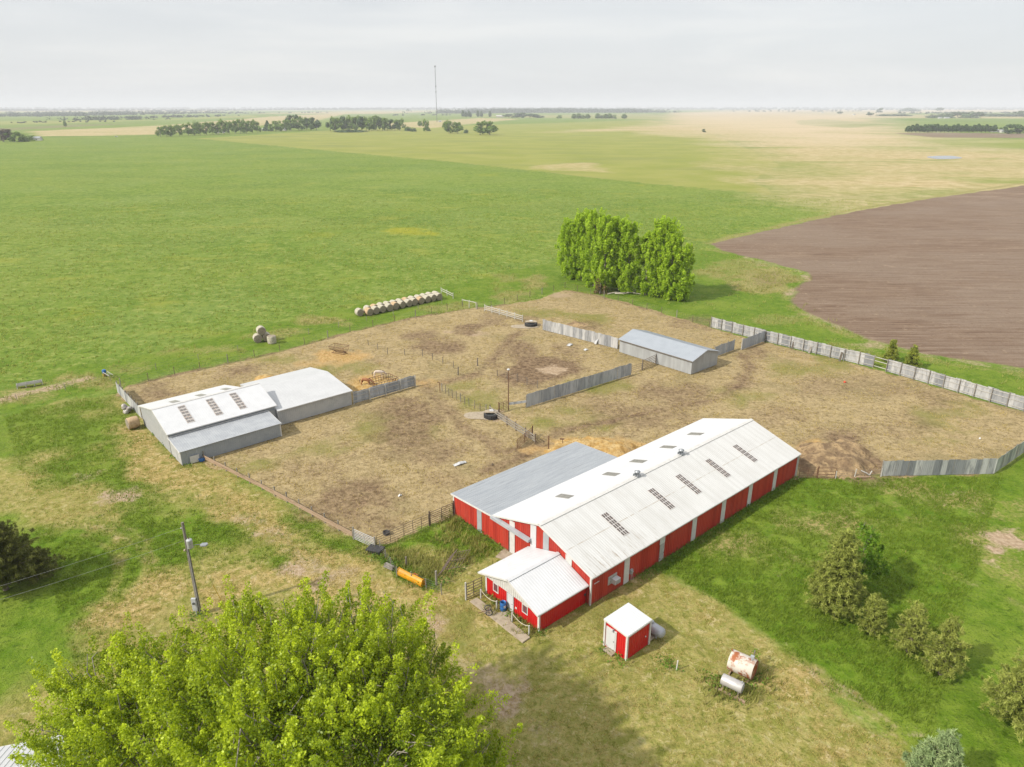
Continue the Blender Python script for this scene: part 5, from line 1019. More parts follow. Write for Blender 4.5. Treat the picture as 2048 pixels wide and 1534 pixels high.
con_px('pale blue-green spruce at the bottom edge beside the mown track', 1868, 1580, 1871, 1466, 110, L_BLUE, name='spruce_tree', up=-.02, power=.9, dens=1.3, gaps=.03, tuft=.3)
con_px('small yellow-green spruce behind the pale windbreak, left of a pair', 1779, 724, 1779, 682, 27, L_SPRUCE, name='spruce_tree', group='pair of small spruces behind the windbreak', power=.9, up=-.05, needle=.35, tuft=.42, gaps=.04)
con_px('small yellow-green spruce behind the pale windbreak, right of a pair', 1821, 737, 1823, 693, 30, L_SPRUCE, name='spruce_tree', group='pair of small spruces behind the windbreak', power=.9, up=-.05, needle=.35, tuft=.42, gaps=.04)
con_px('dark juniper on the left edge of the picture above the sagging wires', 12, 1178, 14, 1034, 120, L_JUNI, name='juniper_tree', power=.7, up=.5, dens=1.5, gaps=.05, needle=.26)
con_px('low spreading juniper at the right foot of the dark juniper', 75, 1158, 80, 1106, 74, L_JUNI, name='juniper_shrub', power=.45, up=.3, dens=1.3, gaps=.1, needle=.26)
b_ = G(1712, 1176); cottonwood('fresh green leafy tree half hidden behind the tallest pine', tuple(b_), [(b_.x, b_.y, 2.5, 1.7), (b_.x + .2, b_.y, 4.2, 1.6), (b_.x + .3, b_.y + .4, 5.8, 1.2), (b_.x + .9, b_.y - .3, 3.3, 1.3)], .14, 1.6, .13, L_BUSH, 1.0, .4, 110, None, 'leafy_tree')
# ------------------------------------------------------------------ distant shelterbelts: every tree its own
def far_mesh(kind, n, size, seed):
    """crown and trunk meshes for a unit tree 1 m tall (scaled per tree)"""
    cr = Crown(); m = MB()
    if kind == 'round':
        k = 13; c = np.stack([rng.uniform(-.28, .28, k), rng.uniform(-.28, .28, k), rng.uniform(.18, .88, k)], 1); rad = rng.uniform(.11, .2, k)
        i_ = rng.integers(0, k, n); dv = unit(rng.normal(size=(n, 3))); P_ = c[i_] + dv * (rad[i_] * rng.random(n) ** .3)[:, None]; limb(m, (0, 0, -.02), (0, 0, .6), .022, .012, .05)
        for q in c[::2]: limb(m, (0, 0, .3), q, .012, .005, .1, 2)
    elif kind == 'tall':
        z = .16 + .84 * rng.random(n); prof = .16 * np.where(z < .4, .5 + 1.3 * z, 1 - .8 * ((z - .4) / .6) ** 2); a = rng.random(n) * 6.283; dv = np.stack([np.cos(a), np.sin(a), np.zeros(n)], 1)
        P_ = dv * (prof * rng.random(n) ** .5)[:, None]; P_[:, 2] = z; limb(m, (0, 0, -.02), (0, 0, .7), .018, .008, .03)
    elif kind == 'bush':
        dv = unit(rng.normal(size=(n, 3))); dv[:, 2] = np.abs(dv[:, 2]); P_ = dv * np.array([.62, .62, .9]) * (rng.random((n, 1)) ** .35) * rng.uniform(.75, 1.08, (n, 1)); limb(m, (0, 0, 0), (0, 0, .3), .03, .02)
    else:
        z = rng.random(n) ** 1.3; a = rng.random(n) * 6.283; dv = np.stack([np.cos(a), np.sin(a), np.zeros(n)], 1); P_ = dv * (.3 * (1 - z) * rng.random(n) ** .4 + .01)[:, None]; P_[:, 2] = .04 + .94 * z; limb(m, (0, 0, 0), (0, 0, .8), .02, .008)
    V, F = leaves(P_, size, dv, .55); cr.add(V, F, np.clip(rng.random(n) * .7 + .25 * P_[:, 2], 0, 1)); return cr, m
FARP = {}
def far_tree(label, loc, h, w_, kind, mat, group, name, var):
    key = (kind, mat.name, var)
    if key not in FARP:
        o = thing(name, label, 'tree' if kind != 'bush' else 'bush', loc, rng.random() * 6, group); cr, m = far_mesh(kind, 800 if kind != 'bush' else 400, .055 if kind != 'bush' else .1, var); m.build('trunk', BARK, o); cr.build(mat, o); FARP[key] = o
    else: o = dup(FARP[key], loc, rng.random() * 6, label, group); 
    ww = {'round': .8, 'tall': .32, 'bush': 1.24, 'cone': .6}[kind]; k = w_ / ww * 1.22; o.scale = (k, k, h); o['category'] = 'tree' if kind != 'bush' else 'bush'; o.name = name; return o
def far_px(label, u, vb, vt, wpx, kind, mat, group, name, var):
    b_ = G(u, vb); d = math.hypot(b_.y, CAMH); h = height_at(u, vt, b_.y); far_tree(label, b_, h, wpx / FPX * d, kind, mat, group, name, var)
GA = 'shelterbelt of tall trees at the far left farm'
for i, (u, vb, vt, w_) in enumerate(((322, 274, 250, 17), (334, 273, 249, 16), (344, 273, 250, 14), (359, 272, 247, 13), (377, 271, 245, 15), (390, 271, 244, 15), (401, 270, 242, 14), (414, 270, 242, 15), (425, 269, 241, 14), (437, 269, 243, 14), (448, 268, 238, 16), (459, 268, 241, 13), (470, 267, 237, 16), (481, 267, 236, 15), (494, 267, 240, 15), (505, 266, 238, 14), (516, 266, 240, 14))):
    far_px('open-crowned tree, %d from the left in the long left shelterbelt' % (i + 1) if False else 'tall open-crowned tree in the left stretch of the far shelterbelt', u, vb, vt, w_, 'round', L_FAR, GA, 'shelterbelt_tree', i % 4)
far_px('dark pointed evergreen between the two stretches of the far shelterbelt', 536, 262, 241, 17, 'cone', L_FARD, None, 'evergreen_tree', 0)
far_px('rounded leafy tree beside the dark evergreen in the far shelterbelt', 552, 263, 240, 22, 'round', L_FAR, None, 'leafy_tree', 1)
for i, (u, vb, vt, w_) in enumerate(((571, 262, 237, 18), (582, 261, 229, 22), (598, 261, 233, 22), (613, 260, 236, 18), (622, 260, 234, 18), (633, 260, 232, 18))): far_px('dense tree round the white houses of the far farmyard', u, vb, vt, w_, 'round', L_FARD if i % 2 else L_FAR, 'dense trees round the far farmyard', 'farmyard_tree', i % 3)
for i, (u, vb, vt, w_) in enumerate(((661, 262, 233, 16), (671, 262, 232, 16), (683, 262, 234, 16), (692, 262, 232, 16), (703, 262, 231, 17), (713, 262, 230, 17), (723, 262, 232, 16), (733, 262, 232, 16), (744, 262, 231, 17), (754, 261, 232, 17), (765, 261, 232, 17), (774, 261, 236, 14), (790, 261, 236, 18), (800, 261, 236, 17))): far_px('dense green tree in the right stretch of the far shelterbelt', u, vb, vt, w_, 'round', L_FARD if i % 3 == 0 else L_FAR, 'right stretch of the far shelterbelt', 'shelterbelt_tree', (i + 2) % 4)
for u, vb, vt, w_, lab in ((816, 262, 252, 14, 'low bush at the right end of the far shelterbelt'), (827, 263, 254, 12, 'smaller low bush at the right end of the far shelterbelt'), (857, 262, 256, 8, 'little bush under the slim lone tree'), (932, 266, 257, 9, 'little bush between the two tree pairs of the open pasture'), (700, 264, 258, 60, 'hedge-like brush along the foot of the far shelterbelt')): far_px(lab, u, vb, vt, w_, 'bush', L_FARD, None, 'bush', 0)
far_px('faint thin tree left of the slim lone tree', 840, 253, 242, 8, 'tall', L_FAR, None, 'thin_tree', 0); far_px('slim lone tree on the open pasture', 852, 264, 238, 11, 'round', L_FAR, None, 'lone_tree', 2)
for u, vb, vt, w_, lab in ((898, 267, 240, 20, 'left tree of the left pair on the open pasture'), (916, 267, 241, 20, 'right tree of the left pair on the open pasture'), (960, 270, 240, 24, 'left tree of the right pair on the open pasture'), (980, 270, 238, 28, 'broad right tree of the right pair on the open pasture')): far_px(lab, u, vb, vt, w_, 'round', L_FAR, 'paired trees on the open pasture', 'pasture_tree', int(u) % 4)
for i, (u, vb, vt, w_) in enumerate(((1018, 236, 228, 18), (1032, 236, 226, 18), (1046, 236, 224, 18), (1060, 236, 227, 18), (1074, 236, 228, 16), (1082, 236, 230, 14))): far_px('dark evergreen-like tree in the clump before the far town', u, vb, vt, w_, 'round', L_FARD, 'dark clump before the far town', 'clump_tree', i % 3)
for i, (u, vb, vt) in enumerate(((926, 235, 220), (956, 235, 221), (963, 235, 222), (980, 235, 222), (932, 235, 224), (941, 235, 225), (938, 235, 222))): far_px('slender upright poplar at the far farm by the mast', u, vb, vt, 5, 'tall', L_FARD, 'slender poplars at the far farm', 'upright_poplar', i % 2)
for i, u in enumerate((1118, 1148, 1157, 1166, 1175, 1195, 1203, 1211, 1219, 1228, 1248)): far_px('small scattered tree on the far pasture right of the dark clump', u, 238, 229 - (i % 3), 9, 'tall' if i % 3 else 'round', L_FAR, 'scattered trees on the far pasture', 'scattered_tree', i % 2)
for i in range(22): far_px('young poplar in the belt before the right-hand farm', 1815 + i * 8.2, 265, 252 - (i * 7 % 5), 9, 'tall', L_FARD, 'belt of poplars before the right-hand farm', 'belt_poplar', i % 3)
for u, vb, vt, w_, lab in ((1854, 265, 248, 20, 'round tree in the left half of the right-hand farm belt'), (2014, 268, 252, 20, 'dark round tree left at the right end of the farm belt'), (2034, 268, 248, 28, 'dark big tree at the right edge of the far farm belt'), (1408, 265, 258, 7, 'tiny dark tree standing alone in the pale reeds')): far_px(lab, u, vb, vt, w_, 'round', L_FARD, None, 'far_tree', 1)
for i, (u, vb, vt, w_) in enumerate(((1740, 233, 225, 14), (1757, 226, 216, 12), (1680, 229, 223, 10), (1800, 232, 227, 40), (1775, 232, 227, 40), (1890, 236, 224, 30), (1915, 235, 224, 26), (1938, 236, 221, 30), (1955, 236, 224, 20), (1985, 233, 226, 40), (2020, 233, 225, 40), (1818, 223, 214, 34), (1880, 224, 215, 14), (2046, 234, 221, 26), (1868, 236, 228, 30))): far_px('hazy distant tree among the farms on the right', u, vb, vt, w_, 'bush' if w_ > 28 else 'round', L_FARD, 'distant trees among the farms on the right', 'hazy_tree', i % 2)
for i, (u, vb, vt, w_) in enumerate(((8, 284, 258, 32), (30, 284, 262, 22), (48, 283, 264, 18), (66, 281, 268, 20), (78, 280, 270, 12))): far_px(('brownish bushy tree', 'leafy bushy tree', 'green bush', 'dark low bush', 'tiny low bush')[i] + ' at the small farm on the far left edge', u, vb, vt, w_, 'round' if i < 2 else 'bush', L_FAR if i else leafmat('budding_leaf', C(112, 104, 84), C(146, 132, 110), .2), None, 'bushy_tree', 3)
far_px('thin lone tree on the far left fields', 131, 254, 241, 5, 'tall', L_FAR, None, 'far_tree', 1)
# far woods that read as one mass
def woods(label, belts, mat, size=2.2):
    Vs, Fs, A_, n0 = [], [], [], 0
    for (u0, v0, u1, v1, hm, n) in belts:
        a, b_ = np.array(G(u0, v0)), np.array(G(u1, v1)); k = max(4, int(n / 26)); t0 = rng.random(k); c = a + (b_ - a) * t0[:, None] + rng.normal(0, np.linalg.norm(a) * .02, (k, 3)) * np.array([1, 1, 0]); hh = hm * rng.uniform(.5, 1.1, k); i_ = rng.integers(0, k, n)
        dv = unit(rng.normal(size=(n, 3))); dv[:, 2] = np.abs(dv[:, 2]); P_ = c[i_] + dv * (hh[i_] * rng.random(n) ** .4)[:, None] * np.array([1.1, 1.1, 1.0]); P_[:, 2] = np.maximum(P_[:, 2], .3)
        V, F = leaves(P_, size * np.linalg.norm(a) / 2500, dv, .5); Vs.append(V); Fs.append(F + n0); A_.append(rng.random(n)); n0 += len(V)
    o = npmesh('far_woods', np.concatenate(Vs), np.concatenate(Fs), mat, {'leaf': ('FACE', np.concatenate(A_))}); return tag(o, label, 'woods', None, 'stuff')
L_WOOD = leafmat('distant_wood_leaf', C(50, 76, 42, .8), C(80, 104, 60, .9), .15)
woods('hazy belts of woodland along the whole horizon', [(-200, 222, 300, 221, 22, 7000), (60, 233, 265, 229, 20, 4200), (180, 240, 255, 239, 16, 1500), (-100, 234, 60, 231, 17, 1500), (250, 237, 420, 232, 10, 2000), (40, 228, 300, 226, 18, 3500), (240, 229, 470, 226, 15, 2500), (300, 223, 640, 219, 22, 6000), (620, 220, 900, 219, 34, 6000), (900, 218.5, 2200, 218, 48, 16000), (420, 228, 640, 225, 7, 700), (1400, 219, 1560, 219, 13, 700), (-300, 219, 900, 218, 42, 12000), (1480, 220.5, 1540, 220, 14, 400), (1300, 219.5, 1480, 219, 22, 2500), (1560, 220, 2300, 219, 20, 5000), (1500, 223, 1700, 222.5, 9, 1200), (1800, 227, 2100, 226, 12, 1800), (0, 246, 220, 243, 3.5, 700), (770, 231, 890, 230, 6, 600), (200, 226, 420, 224, 10, 1200)], L_WOOD)
woods('leafy trees of the small far town along the horizon', [(905, 227, 1010, 225, 30, 8000), (1000, 226, 1120, 225, 38, 12000), (1110, 225, 1290, 225, 36, 12000), (1180, 225, 1290, 225, 18, 2500), (930, 223, 1200, 222, 40, 6000)], L_WOOD)
# ------------------------------------------------------------------ poles and wires
POLEW = pm('pole_wood', (.19, .17, .145, 1), (.13, .115, .095, 1), 3, .9, 0, stretch=(1, 1, .15))
pb = G(400, 1226); ph = height_at(362, 1045, pb.y)
pole = thing('power_pole', 'grey wooden power pole with transformer can and meter box', 'power pole', pb, 0)
m = MB(); m.tube((0, 0, -.3), (0, 0, ph), .18, .12, 12); m.build('pole', POLEW, pole)
TANKG = pm('transformer_grey', (.40, .41, .42, 1), (.34, .35, .36, 1), 3, .4)
m = MB(); zt = ph - 2.0; M = Matrix.Translation((.36, -.12, 0)); m.lathe([(.24, zt - .62), (.27, zt - .58), (.27, zt + .2), (.28, zt + .22), (.2, zt + .3), (.05, zt + .33)], 16, M); tr = m.build('transformer', TANKG, pole)
m = MB(); m.tube((.36, -.12, zt + .3), (.36, -.12, zt + .55), .05, .035, 8); m.build('bushing', pm('brown_insulator', (.14, .08, .05, 1), (.1, .06, .04, 1), 4, .4), tr)
m = MB(); m.bar((.1, -.05, zt), (.36, -.12, zt), .08, .1); m.build('bracket', DARKM, tr)
m = MB(); m.pipe([(.1, 0, zt - .75), (.7, .1, zt - .45), (1.25, .15, zt - .4)], .03); m.build('lamp_arm', GALV, pole)
m = MB(); m.prism([(1.2, -.02), (1.35, -.14), (1.8, -.12), (1.9, .15), (1.75, .36), (1.3, .3)], 'z', zt - .5, zt - .34); m.build('yard_light', GALV, pole, bevel=.03)
m = MB(); m.lathe([(.02, ph - .12), (.06, ph - .1), (.06, ph), (.02, ph + .02)], 8, Matrix.Translation((-.2, 0, -.55))); m.bar((-.05, 0, ph - .62), (-.22, 0, ph - .62), .04, .04); m.build('insulator', pm('white_insulator', (.5, .5, .48, 1), (.45, .45, .44, 1), 3, .3), pole)
m = MB(); m.lathe([(.1, -.07), (.14, 0), (.1, .07)], 10, Matrix.Translation((-.22, -.1, zt - .9)) @ Matrix.Rotation(R(90), 4, 'Y')); m.build('cable_clamp', pm('tan_clamp', (.4, .34, .22, 1), (.3, .26, .18, 1), 3, .5), pole)
mb = MB(); mb.box(-.42, .02, -.42, -.19, .55, 1.95); mb_ = mb.build('meter_box', TANKG, pole, bevel=.03)
m = MB(); m.tube((-.2, -.42, 1.45), (-.2, -.52, 1.45), .11, n=14); m.build('meter', GLASSD, mb_)
m = MB(); m.tube((-.2, -.25, -.1), (-.2, -.25, .55), .05); m.tube((.1, -.18, 0), (.1, -.16, zt - .6), .025); m.build('conduit', TANKG, pole)
PW = pm('bright_cable', (.30, .30, .29, 1), (.26, .26, .25, 1), 3, .5, .2)
def cable(label, p, q, sag, r=.010):
    p, q = Vector(p), Vector(q); m = MB(); pts = [p.lerp(q, i / 24) - Vector((0, 0, sag * 4 * (i / 24) * (1 - i / 24))) for i in range(25)]
    for a, b_ in zip(pts, pts[1:]): m.tube(a, b_, r, n=4, caps=False)
    return tag(m.build('power_cable', PW), label, 'cable')
cable('upper bare cable sagging from the pole top to the left edge', pb + Vector((-.22, 0, ph - .58)), G(-420, 1290, 8.6), .35)
cable('lower bare cable running from below the transformer to the left edge', pb + Vector((-.2, -.05, zt + .1)), G(-420, 1318, 7.2), .35)
m = MB(); a = G(450, 1216); m.tube(a, a + (pb + Vector((0, 0, ph - .5)) - a) * .30, .03, n=6); tag(m.build('guy_wire_guard', pm('yellow_plastic', sr(226, 186, 20), sr(206, 166, 20), 3, .5)), 'thin yellow guy wire guard right of the power pole', 'guy guard')
m = MB(); m.tube(a + (pb + Vector((0, 0, ph - .5)) - a) * .301, pb + Vector((.1, 0, ph - .5)), .008, n=4); tag(m.build('guy_wire', WIRE), 'thin guy wire from the yellow guard to the pole top', 'wire')
lp = G(1017, 820); lh = height_at(1018, 737, lp.y); lamp = thing('light_pole', 'tall thin rusty light pole in the middle of the pens', 'light pole', lp, 0)
m = MB(); m.tube((0, 0, -.2), (0, 0, lh - .2), .085, .06, 8); m.build('pole', RUSTP, lamp)
m = MB(); m.lathe([(.05, lh - .3), (.24, lh - .22), (.22, lh - .1), (.06, lh)], 12); m.build('lamp_head', WHITE, lamp)
# ------------------------------------------------------------------ at the annex door
m = MB(); m.prism([(-8.45, 8.1), (-7.55, 8.1), (-7.5, 5.0), (-6.62, 4.7), (-6.62, 3.55), (-7.35, 3.3), (-7.42, .5), (-8.4, .45), (-8.42, 3.4), (-8.38, 5.1)], 'z', -.05, .09); wk = m.build('concrete_walk', CONC, None, W(0, 0), TH, .02); tag(wk, 'T-shaped concrete walk in front of the red annex door', 'path')
def rope_rail(label, a, b_):
    f = thing('rope_rail', label, 'rail', W(*a), 0); d = W(*b_) - W(*a)
    for t_ in (0, 1): m = MB(); m.tube(d * t_ - Vector((0, 0, .1)), d * t_ + Vector((0, 0, 1.0)), .08, .075, 10); m.build('post', WOODW, f)
    m = MB(); pts = [d * (i / 10) + Vector((0, 0, .95 - .35 * 4 * (i / 10) * (1 - i / 10))) for i in range(11)]; m.pipe(pts, .035, 5); m.build('rope', pm('pale_rope', (.48, .44, .34, 1), (.4, .36, .27, 1), 6, .9), f)
rope_rail('white post and rope rail left of the annex door', (-7.25, 7.85), (-7.2, 5.5)); rope_rail('white post and rope rail right of the annex door', (-7.2, 3.25), (-7.2, .9))
BLUE = pm('blue_plastic', sr(60, 128, 205), sr(50, 116, 190), 3, .4)
bl = thing('barrel', 'bright blue plastic barrel standing beside the annex door', 'barrel', W(-6.85, 4.95, .09), 0)
m = MB(); m.lathe([(.27, 0), (.3, .04), (.3, .28), (.315, .31), (.3, .34), (.3, .62), (.315, .65), (.3, .68), (.3, .92), (.285, .95), (.27, .95), (.26, .6), (.25, .12)], 20); m.build('shell', BLUE, bl)
m = MB(); m.rbox(.16, -.27, .55, .2, .02, .24, Matrix.Rotation(R(30), 3, 'Z')); m.build('paper_label', TRIM, bl)
ct = thing('wheel_frame', 'old dark frame on two wheels lying on the concrete walk', 'cart', W(-8.2, 5.5, .09), TH + R(60))
for x in (-.35, .4):
    m = MB()
    for i in range(14):
        a_, b_ = 2 * math.pi * i / 14, 2 * math.pi * (i + 1) / 14; m.tube((x, .32 * math.cos(a_), .33 + .3 * math.sin(a_)), (x, .32 * math.cos(b_), .33 + .3 * math.sin(b_)), .045, n=6, caps=False)
    for i in range(5): a_ = 2 * math.pi * i / 5; m.tube((x, 0, .33), (x, .3 * math.cos(a_), .33 + .29 * math.sin(a_)), .015, n=5)
    m.build('wheel', DARKM, ct)
m = MB(); m.tube((-.45, 0, .33), (.5, 0, .33), .04); m.pipe([(0, 0, .33), (.05, .5, .25), (.1, 1.0, .1)], .035); m.build('axle', RUSTP, ct)
rg = random.Random(5)
m = MB(); pts = [(-1.8, 12.1), (-.5, 12.6), (-.08, 12.5), (-.08, 11.1), (-1.5, 11.3)]; m.prism(pts, 'z', -.05, .06); tag(m.build('concrete_pad', CONC, None, W(0, 0), TH), 'small concrete pad at the sliding door of the long red barn', 'concrete pad')
# ------------------------------------------------------------------ weedy yard: blade, lid, boards
YEL = pm('yellow_paint', sr(246, 178, 30), sr(228, 158, 26), 2, .45, 0, c3=sr(190, 120, 40), s3=1.0, lo3=.62, hi3=.78)
a, b_ = G(800, 1148), G(848, 1172); ang = math.atan2((b_ - a).y, (b_ - a).x); bl_ = thing('plough_blade', 'bright yellow snow blade parked in the weeds', 'snow blade', (a + b_) / 2, ang); Lb = (b_ - a).length
m = MB(); m.prism([(-.34, .05), (-.44, .2), (-.45, .42), (-.36, .66), (-.2, .82), (-.05, .86), (-.04, .8), (-.16, .72), (-.28, .56), (-.33, .38), (-.3, .2), (-.22, .05)], 'x', -Lb / 2, Lb / 2); m.build('moldboard', YEL, bl_)
for x in (-Lb / 2, Lb / 2): m = MB(); m.prism([(-.36, .04), (.25, .04), (.3, .3), (.02, .88), (-.22, .85), (-.47, .42)], 'x', x - .025, x + .025); m.build('end_plate', YEL, bl_)
for x in (-.7, 0, .7): m = MB(); m.box(x - .05, x + .05, -.26, .2, .2, .5); m.build('brace', YEL, bl_)
m = MB(); m.box(-.3, .3, .2, .7, .15, .35); m.build('hitch', pm('orange_paint', sr(214, 116, 30), sr(190, 96, 30), 3, .6), bl_)
p = G(751, 1104); m = MB(); m.prism([(-.9, -.55), (.8, -.6), (.95, .5), (-.8, .6)], 'z', .35, .55); m.prism([(-.7, -.4), (.65, -.45), (.75, .38), (-.65, .45)], 'z', .0, .35); tag(m.build('trough_lid', RUB, None, p, R(-15), .04), 'flat black plastic lid in the weeds by the light tube gate', 'lid')
m = MB(); p, q = G(768, 1136), G(785, 1143)
for i in range(3): m.bar(p + Vector((.1 * i, .12 * i, .25 + .12 * i)), q + Vector((.05 * i, .1 * i, .2 + .12 * i)), .22, .06)
m.bar(p + Vector((.1, .1, 0)), p + Vector((.1, .1, .5)), .1, .1); m.bar(q + Vector((0, .1, 0)), q + Vector((0, .1, .5)), .1, .1)
tag(m.build('board_pile', WOODG), 'grey boards stacked in the weeds left of the yellow blade', 'boards')
m = MB(); m.lathe([(.36, 0), (.42, .3), (.4, .32), (.34, .08)], 18); tag(m.build('rubber_tub', RUB, None, G(773, 1068)), 'black rubber feed tub behind the dark pipe panels', 'tub')
m = MB(); m.lathe([(.4, 0), (.48, .5), (.44, .5), (.36, .1)], 18); m.lathe([(.3, .02), (.34, .3), (.3, .3)], 14, Matrix.Translation((-.75, .1, 0))); tag(m.build('water_tub', BLUE, None, G(404, 921)), 'blue plastic tubs at the end of the tan plank fence', 'tub')
m = MB(); v = Vector((ST, -CT, 0)) * 1; p = W(-17.9, 55.75); q = W(-19.1, 55.75); m.bar(q + v * .12 + Vector((0, 0, .55)), p + v * .12 + Vector((0, 0, .55)), .05, 1.05); tag(m.build('white_panel', TRIM), 'white board leaning on the grey lean-to by the blue tubs', 'board')
# ------------------------------------------------------------------ fuel tanks on timber skids
def htank(name, label, loc, rot, r, l, lift, mat, cap=.0):
    f = thing(name, label, 'fuel tank', loc, rot); M = Matrix.Translation((0, 0, lift + r)) @ Matrix.Rotation(R(90), 4, 'Y'); h = l / 2
    m = MB(); m.lathe([(r * .96, -h), (r, -h + .04), (r, h - .04), (r * .96, h)], 28, M, close=False); m.build('barrel', mat, f)
    for s_ in (-1, 1): m = MB(); Mh = Matrix.Translation((s_ * (h - .03), 0, lift + r)) @ Matrix.Rotation(R(90 * s_), 4, 'Y'); m.lathe([(r * .96, 0), (r * .7, .05), (r * .3, .08), (.01, .09)], 28, Mh); m.build('end_cap', mat, f)
    return f
RUSTT = pm('rust_blotched_cream_paint', (.50, .46, .40, 1), (.46, .42, .36, 1), 2, .6, 0, c3=sr(186, 110, 66), s3=1.1, lo3=.46, hi3=.6)
RUSTE = pm('orange_rust', sr(176, 92, 46), sr(206, 168, 140), 1.6, .8, 0, .5, .7)
SILV = pm('silver_tank_rust', (.42, .41, .40, 1), (.35, .33, .32, 1), 2, .45, .3, c3=sr(150, 96, 84), s3=.8, lo3=.56, hi3=.68)
tr_ = math.atan2(*(lambda d: (d.y, d.x))(G(1511, 1352) - G(1463, 1330)))
ft = htank('fuel_tank', 'big cream fuel tank blotched with orange rust', (G(1482, 1352) + Vector((.1, .25, 0))), tr_, .88, 2.1, .12, RUSTT)
ft.children[2].data.materials[0] = RUSTE; ft.children[1].data.materials[0] = RUSTT
m = MB(); m.tube((.7, 0, 1.86), (.7, 0, 2.1), .09, n=10); m.box(.55, .85, -.12, .12, 2.1, 2.3); m.build('pump', GALVL, ft)
m = MB(); m.tube((-.95, 0, 1.85), (-1.1, .1, 2.05), .04); m.build('vent_pipe', RUSTE, ft)
for x in (-.8, .75): m = MB(); m.bar((x, -.75, .07), (x, .75, .07), .12, .14); m.build('skid', WOODT, ft)
f2 = htank('fuel_tank', 'small silver fuel tank on timber skids in front of the rusty one', G(1463, 1381), tr_, .46, 1.75, .3, SILV)
for x in (-.65, .65):
    m = MB(); m.bar((x, -.5, .1), (x, .5, .1), .14, .18); m.build('skid', WOODT, f2)
    for y in (-.3, .3): m = MB(); m.box(x - .05, x + .05, y - .05, y + .05, .18, .45); m.build('leg', WOODG, f2)
m = MB(); m.tube((.75, 0, 1.2), (.75, 0, 1.42), .05); m.build('filler_cap', GALVL, f2)
m = MB(); dv = Vector((math.cos(tr_), math.sin(tr_), 0)); c_ = G(1459, 1391); m.bar(c_ - dv * 1.2 + Vector((0, 0, .08)), c_ + dv * 1.3 + Vector((0, 0, .08)), .2, .16); tag(m.build('timber', WOODT), 'weathered timber along the front of the fuel tanks', 'timber')
m = MB(); p = G(1353, 1340); m.tube(p, p + Vector((.03, 0, 1.0)), .06, n=8); tag(m.build('vent_post', TRIM), 'short white pipe sticking up from the weeds right of the tiny shed', 'pipe')
# ------------------------------------------------------------------ heaps
def heap(name, label, poly_px, h, mat, seed, n=34):
    P_ = np.array([(p.x, p.y) for p in px(*poly_px)]); c_ = P_.mean(0); x0_, y0_ = P_.min(0); x1_, y1_ = P_.max(0)
    xs, ys = np.meshgrid(np.linspace(x0_ - .6, x1_ + .6, n * 2), np.linspace(y0_ - .6, y1_ + .6, n * 2)); X = xs.ravel(); Y = ys.ravel(); q = np.zeros(len(X)); paint(q, P_, 6.0, 1, .8, 3, X, Y)
    q = np.clip((q - .5) * 2 + .02, 0, 1)
    z = h * (1 - (1 - q) ** 1.6) * (.72 + .55 * vnoise(X, Y, 2.2, seed)) + (vnoise(X, Y, .5, seed + 1) - .5) * .25 * np.minimum(1, q * 4) - .09
    m_ = n * 2; i, j = np.meshgrid(np.arange(m_ - 1), np.arange(m_ - 1), indexing='ij'); F = np.stack([i * m_ + j, i * m_ + j + 1, (i + 1) * m_ + j + 1, (i + 1) * m_ + j], -1).reshape(-1, 4)
    F = F[z[F].max(1) > -.05]
    o = npmesh(name, np.stack([X, Y, z], 1), F, mat, smooth=True); return tag(o, label, 'heap')
STRAW = bpy.data.materials.new('loose_straw'); t = NT(STRAW); P2 = t.pos(); n1, n2 = t.noise(P2, 3.5, 5, .7), t.noise(P2, 1.0, 4)
t.out(t.mix(t.step(n1, .5, .72), t.mix(t.step(n2, .35, .65), C(206, 166, 98), C(230, 200, 142)), C(150, 112, 60)), .95, 0, t.bump(n1, 1, .12), .1)
MANURE = bpy.data.materials.new('dry_manure_straw'); t = NT(MANURE); P2 = t.pos(); n1, n2 = t.noise(P2, 3.2, 5, .7), t.noise(P2, .7, 4)
t.out(t.mix(t.step(n1, .5, .72), t.mix(t.step(n2, .38, .62), C(150, 126, 98), C(200, 172, 130)), C(104, 84, 64)), .95, 0, t.bump(n1, 1, .15), .1)
heap('straw_heap', 'loose orange-tan straw heap behind the lean-to of the red barn', ((1095, 905), (1110, 882), (1170, 876), (1215, 878), (1270, 884), (1290, 892), (1250, 915), (1190, 912), (1140, 905)), 1.0, STRAW, 3)
heap('manure_heap', 'big brown manure and straw heap at the far end of the red barn', ((1592, 940), (1600, 895), (1640, 884), (1690, 886), (1740, 905), (1760, 935), (1735, 950), (1680, 952), (1630, 954)), 1.35, MANURE, 8)
heap('straw_heap', 'small straw heap behind the white grey-barn extension', ((500, 764), (515, 752), (545, 749), (568, 758), (566, 768), (530, 772)), 1.0, STRAW, 5, 16)
heap('straw_heap', 'thin straw bed round the horses at the hay feeder', ((705, 775), (725, 757), (770, 752), (800, 760), (790, 775), (730, 790)), .45, STRAW, 6, 16)
heap('manure_heap', 'low brown manure heap behind the patched pale tin fence', ((1130, 650), (1150, 643), (1175, 648), (1170, 654), (1145, 655)), .5, MANURE, 9, 16)
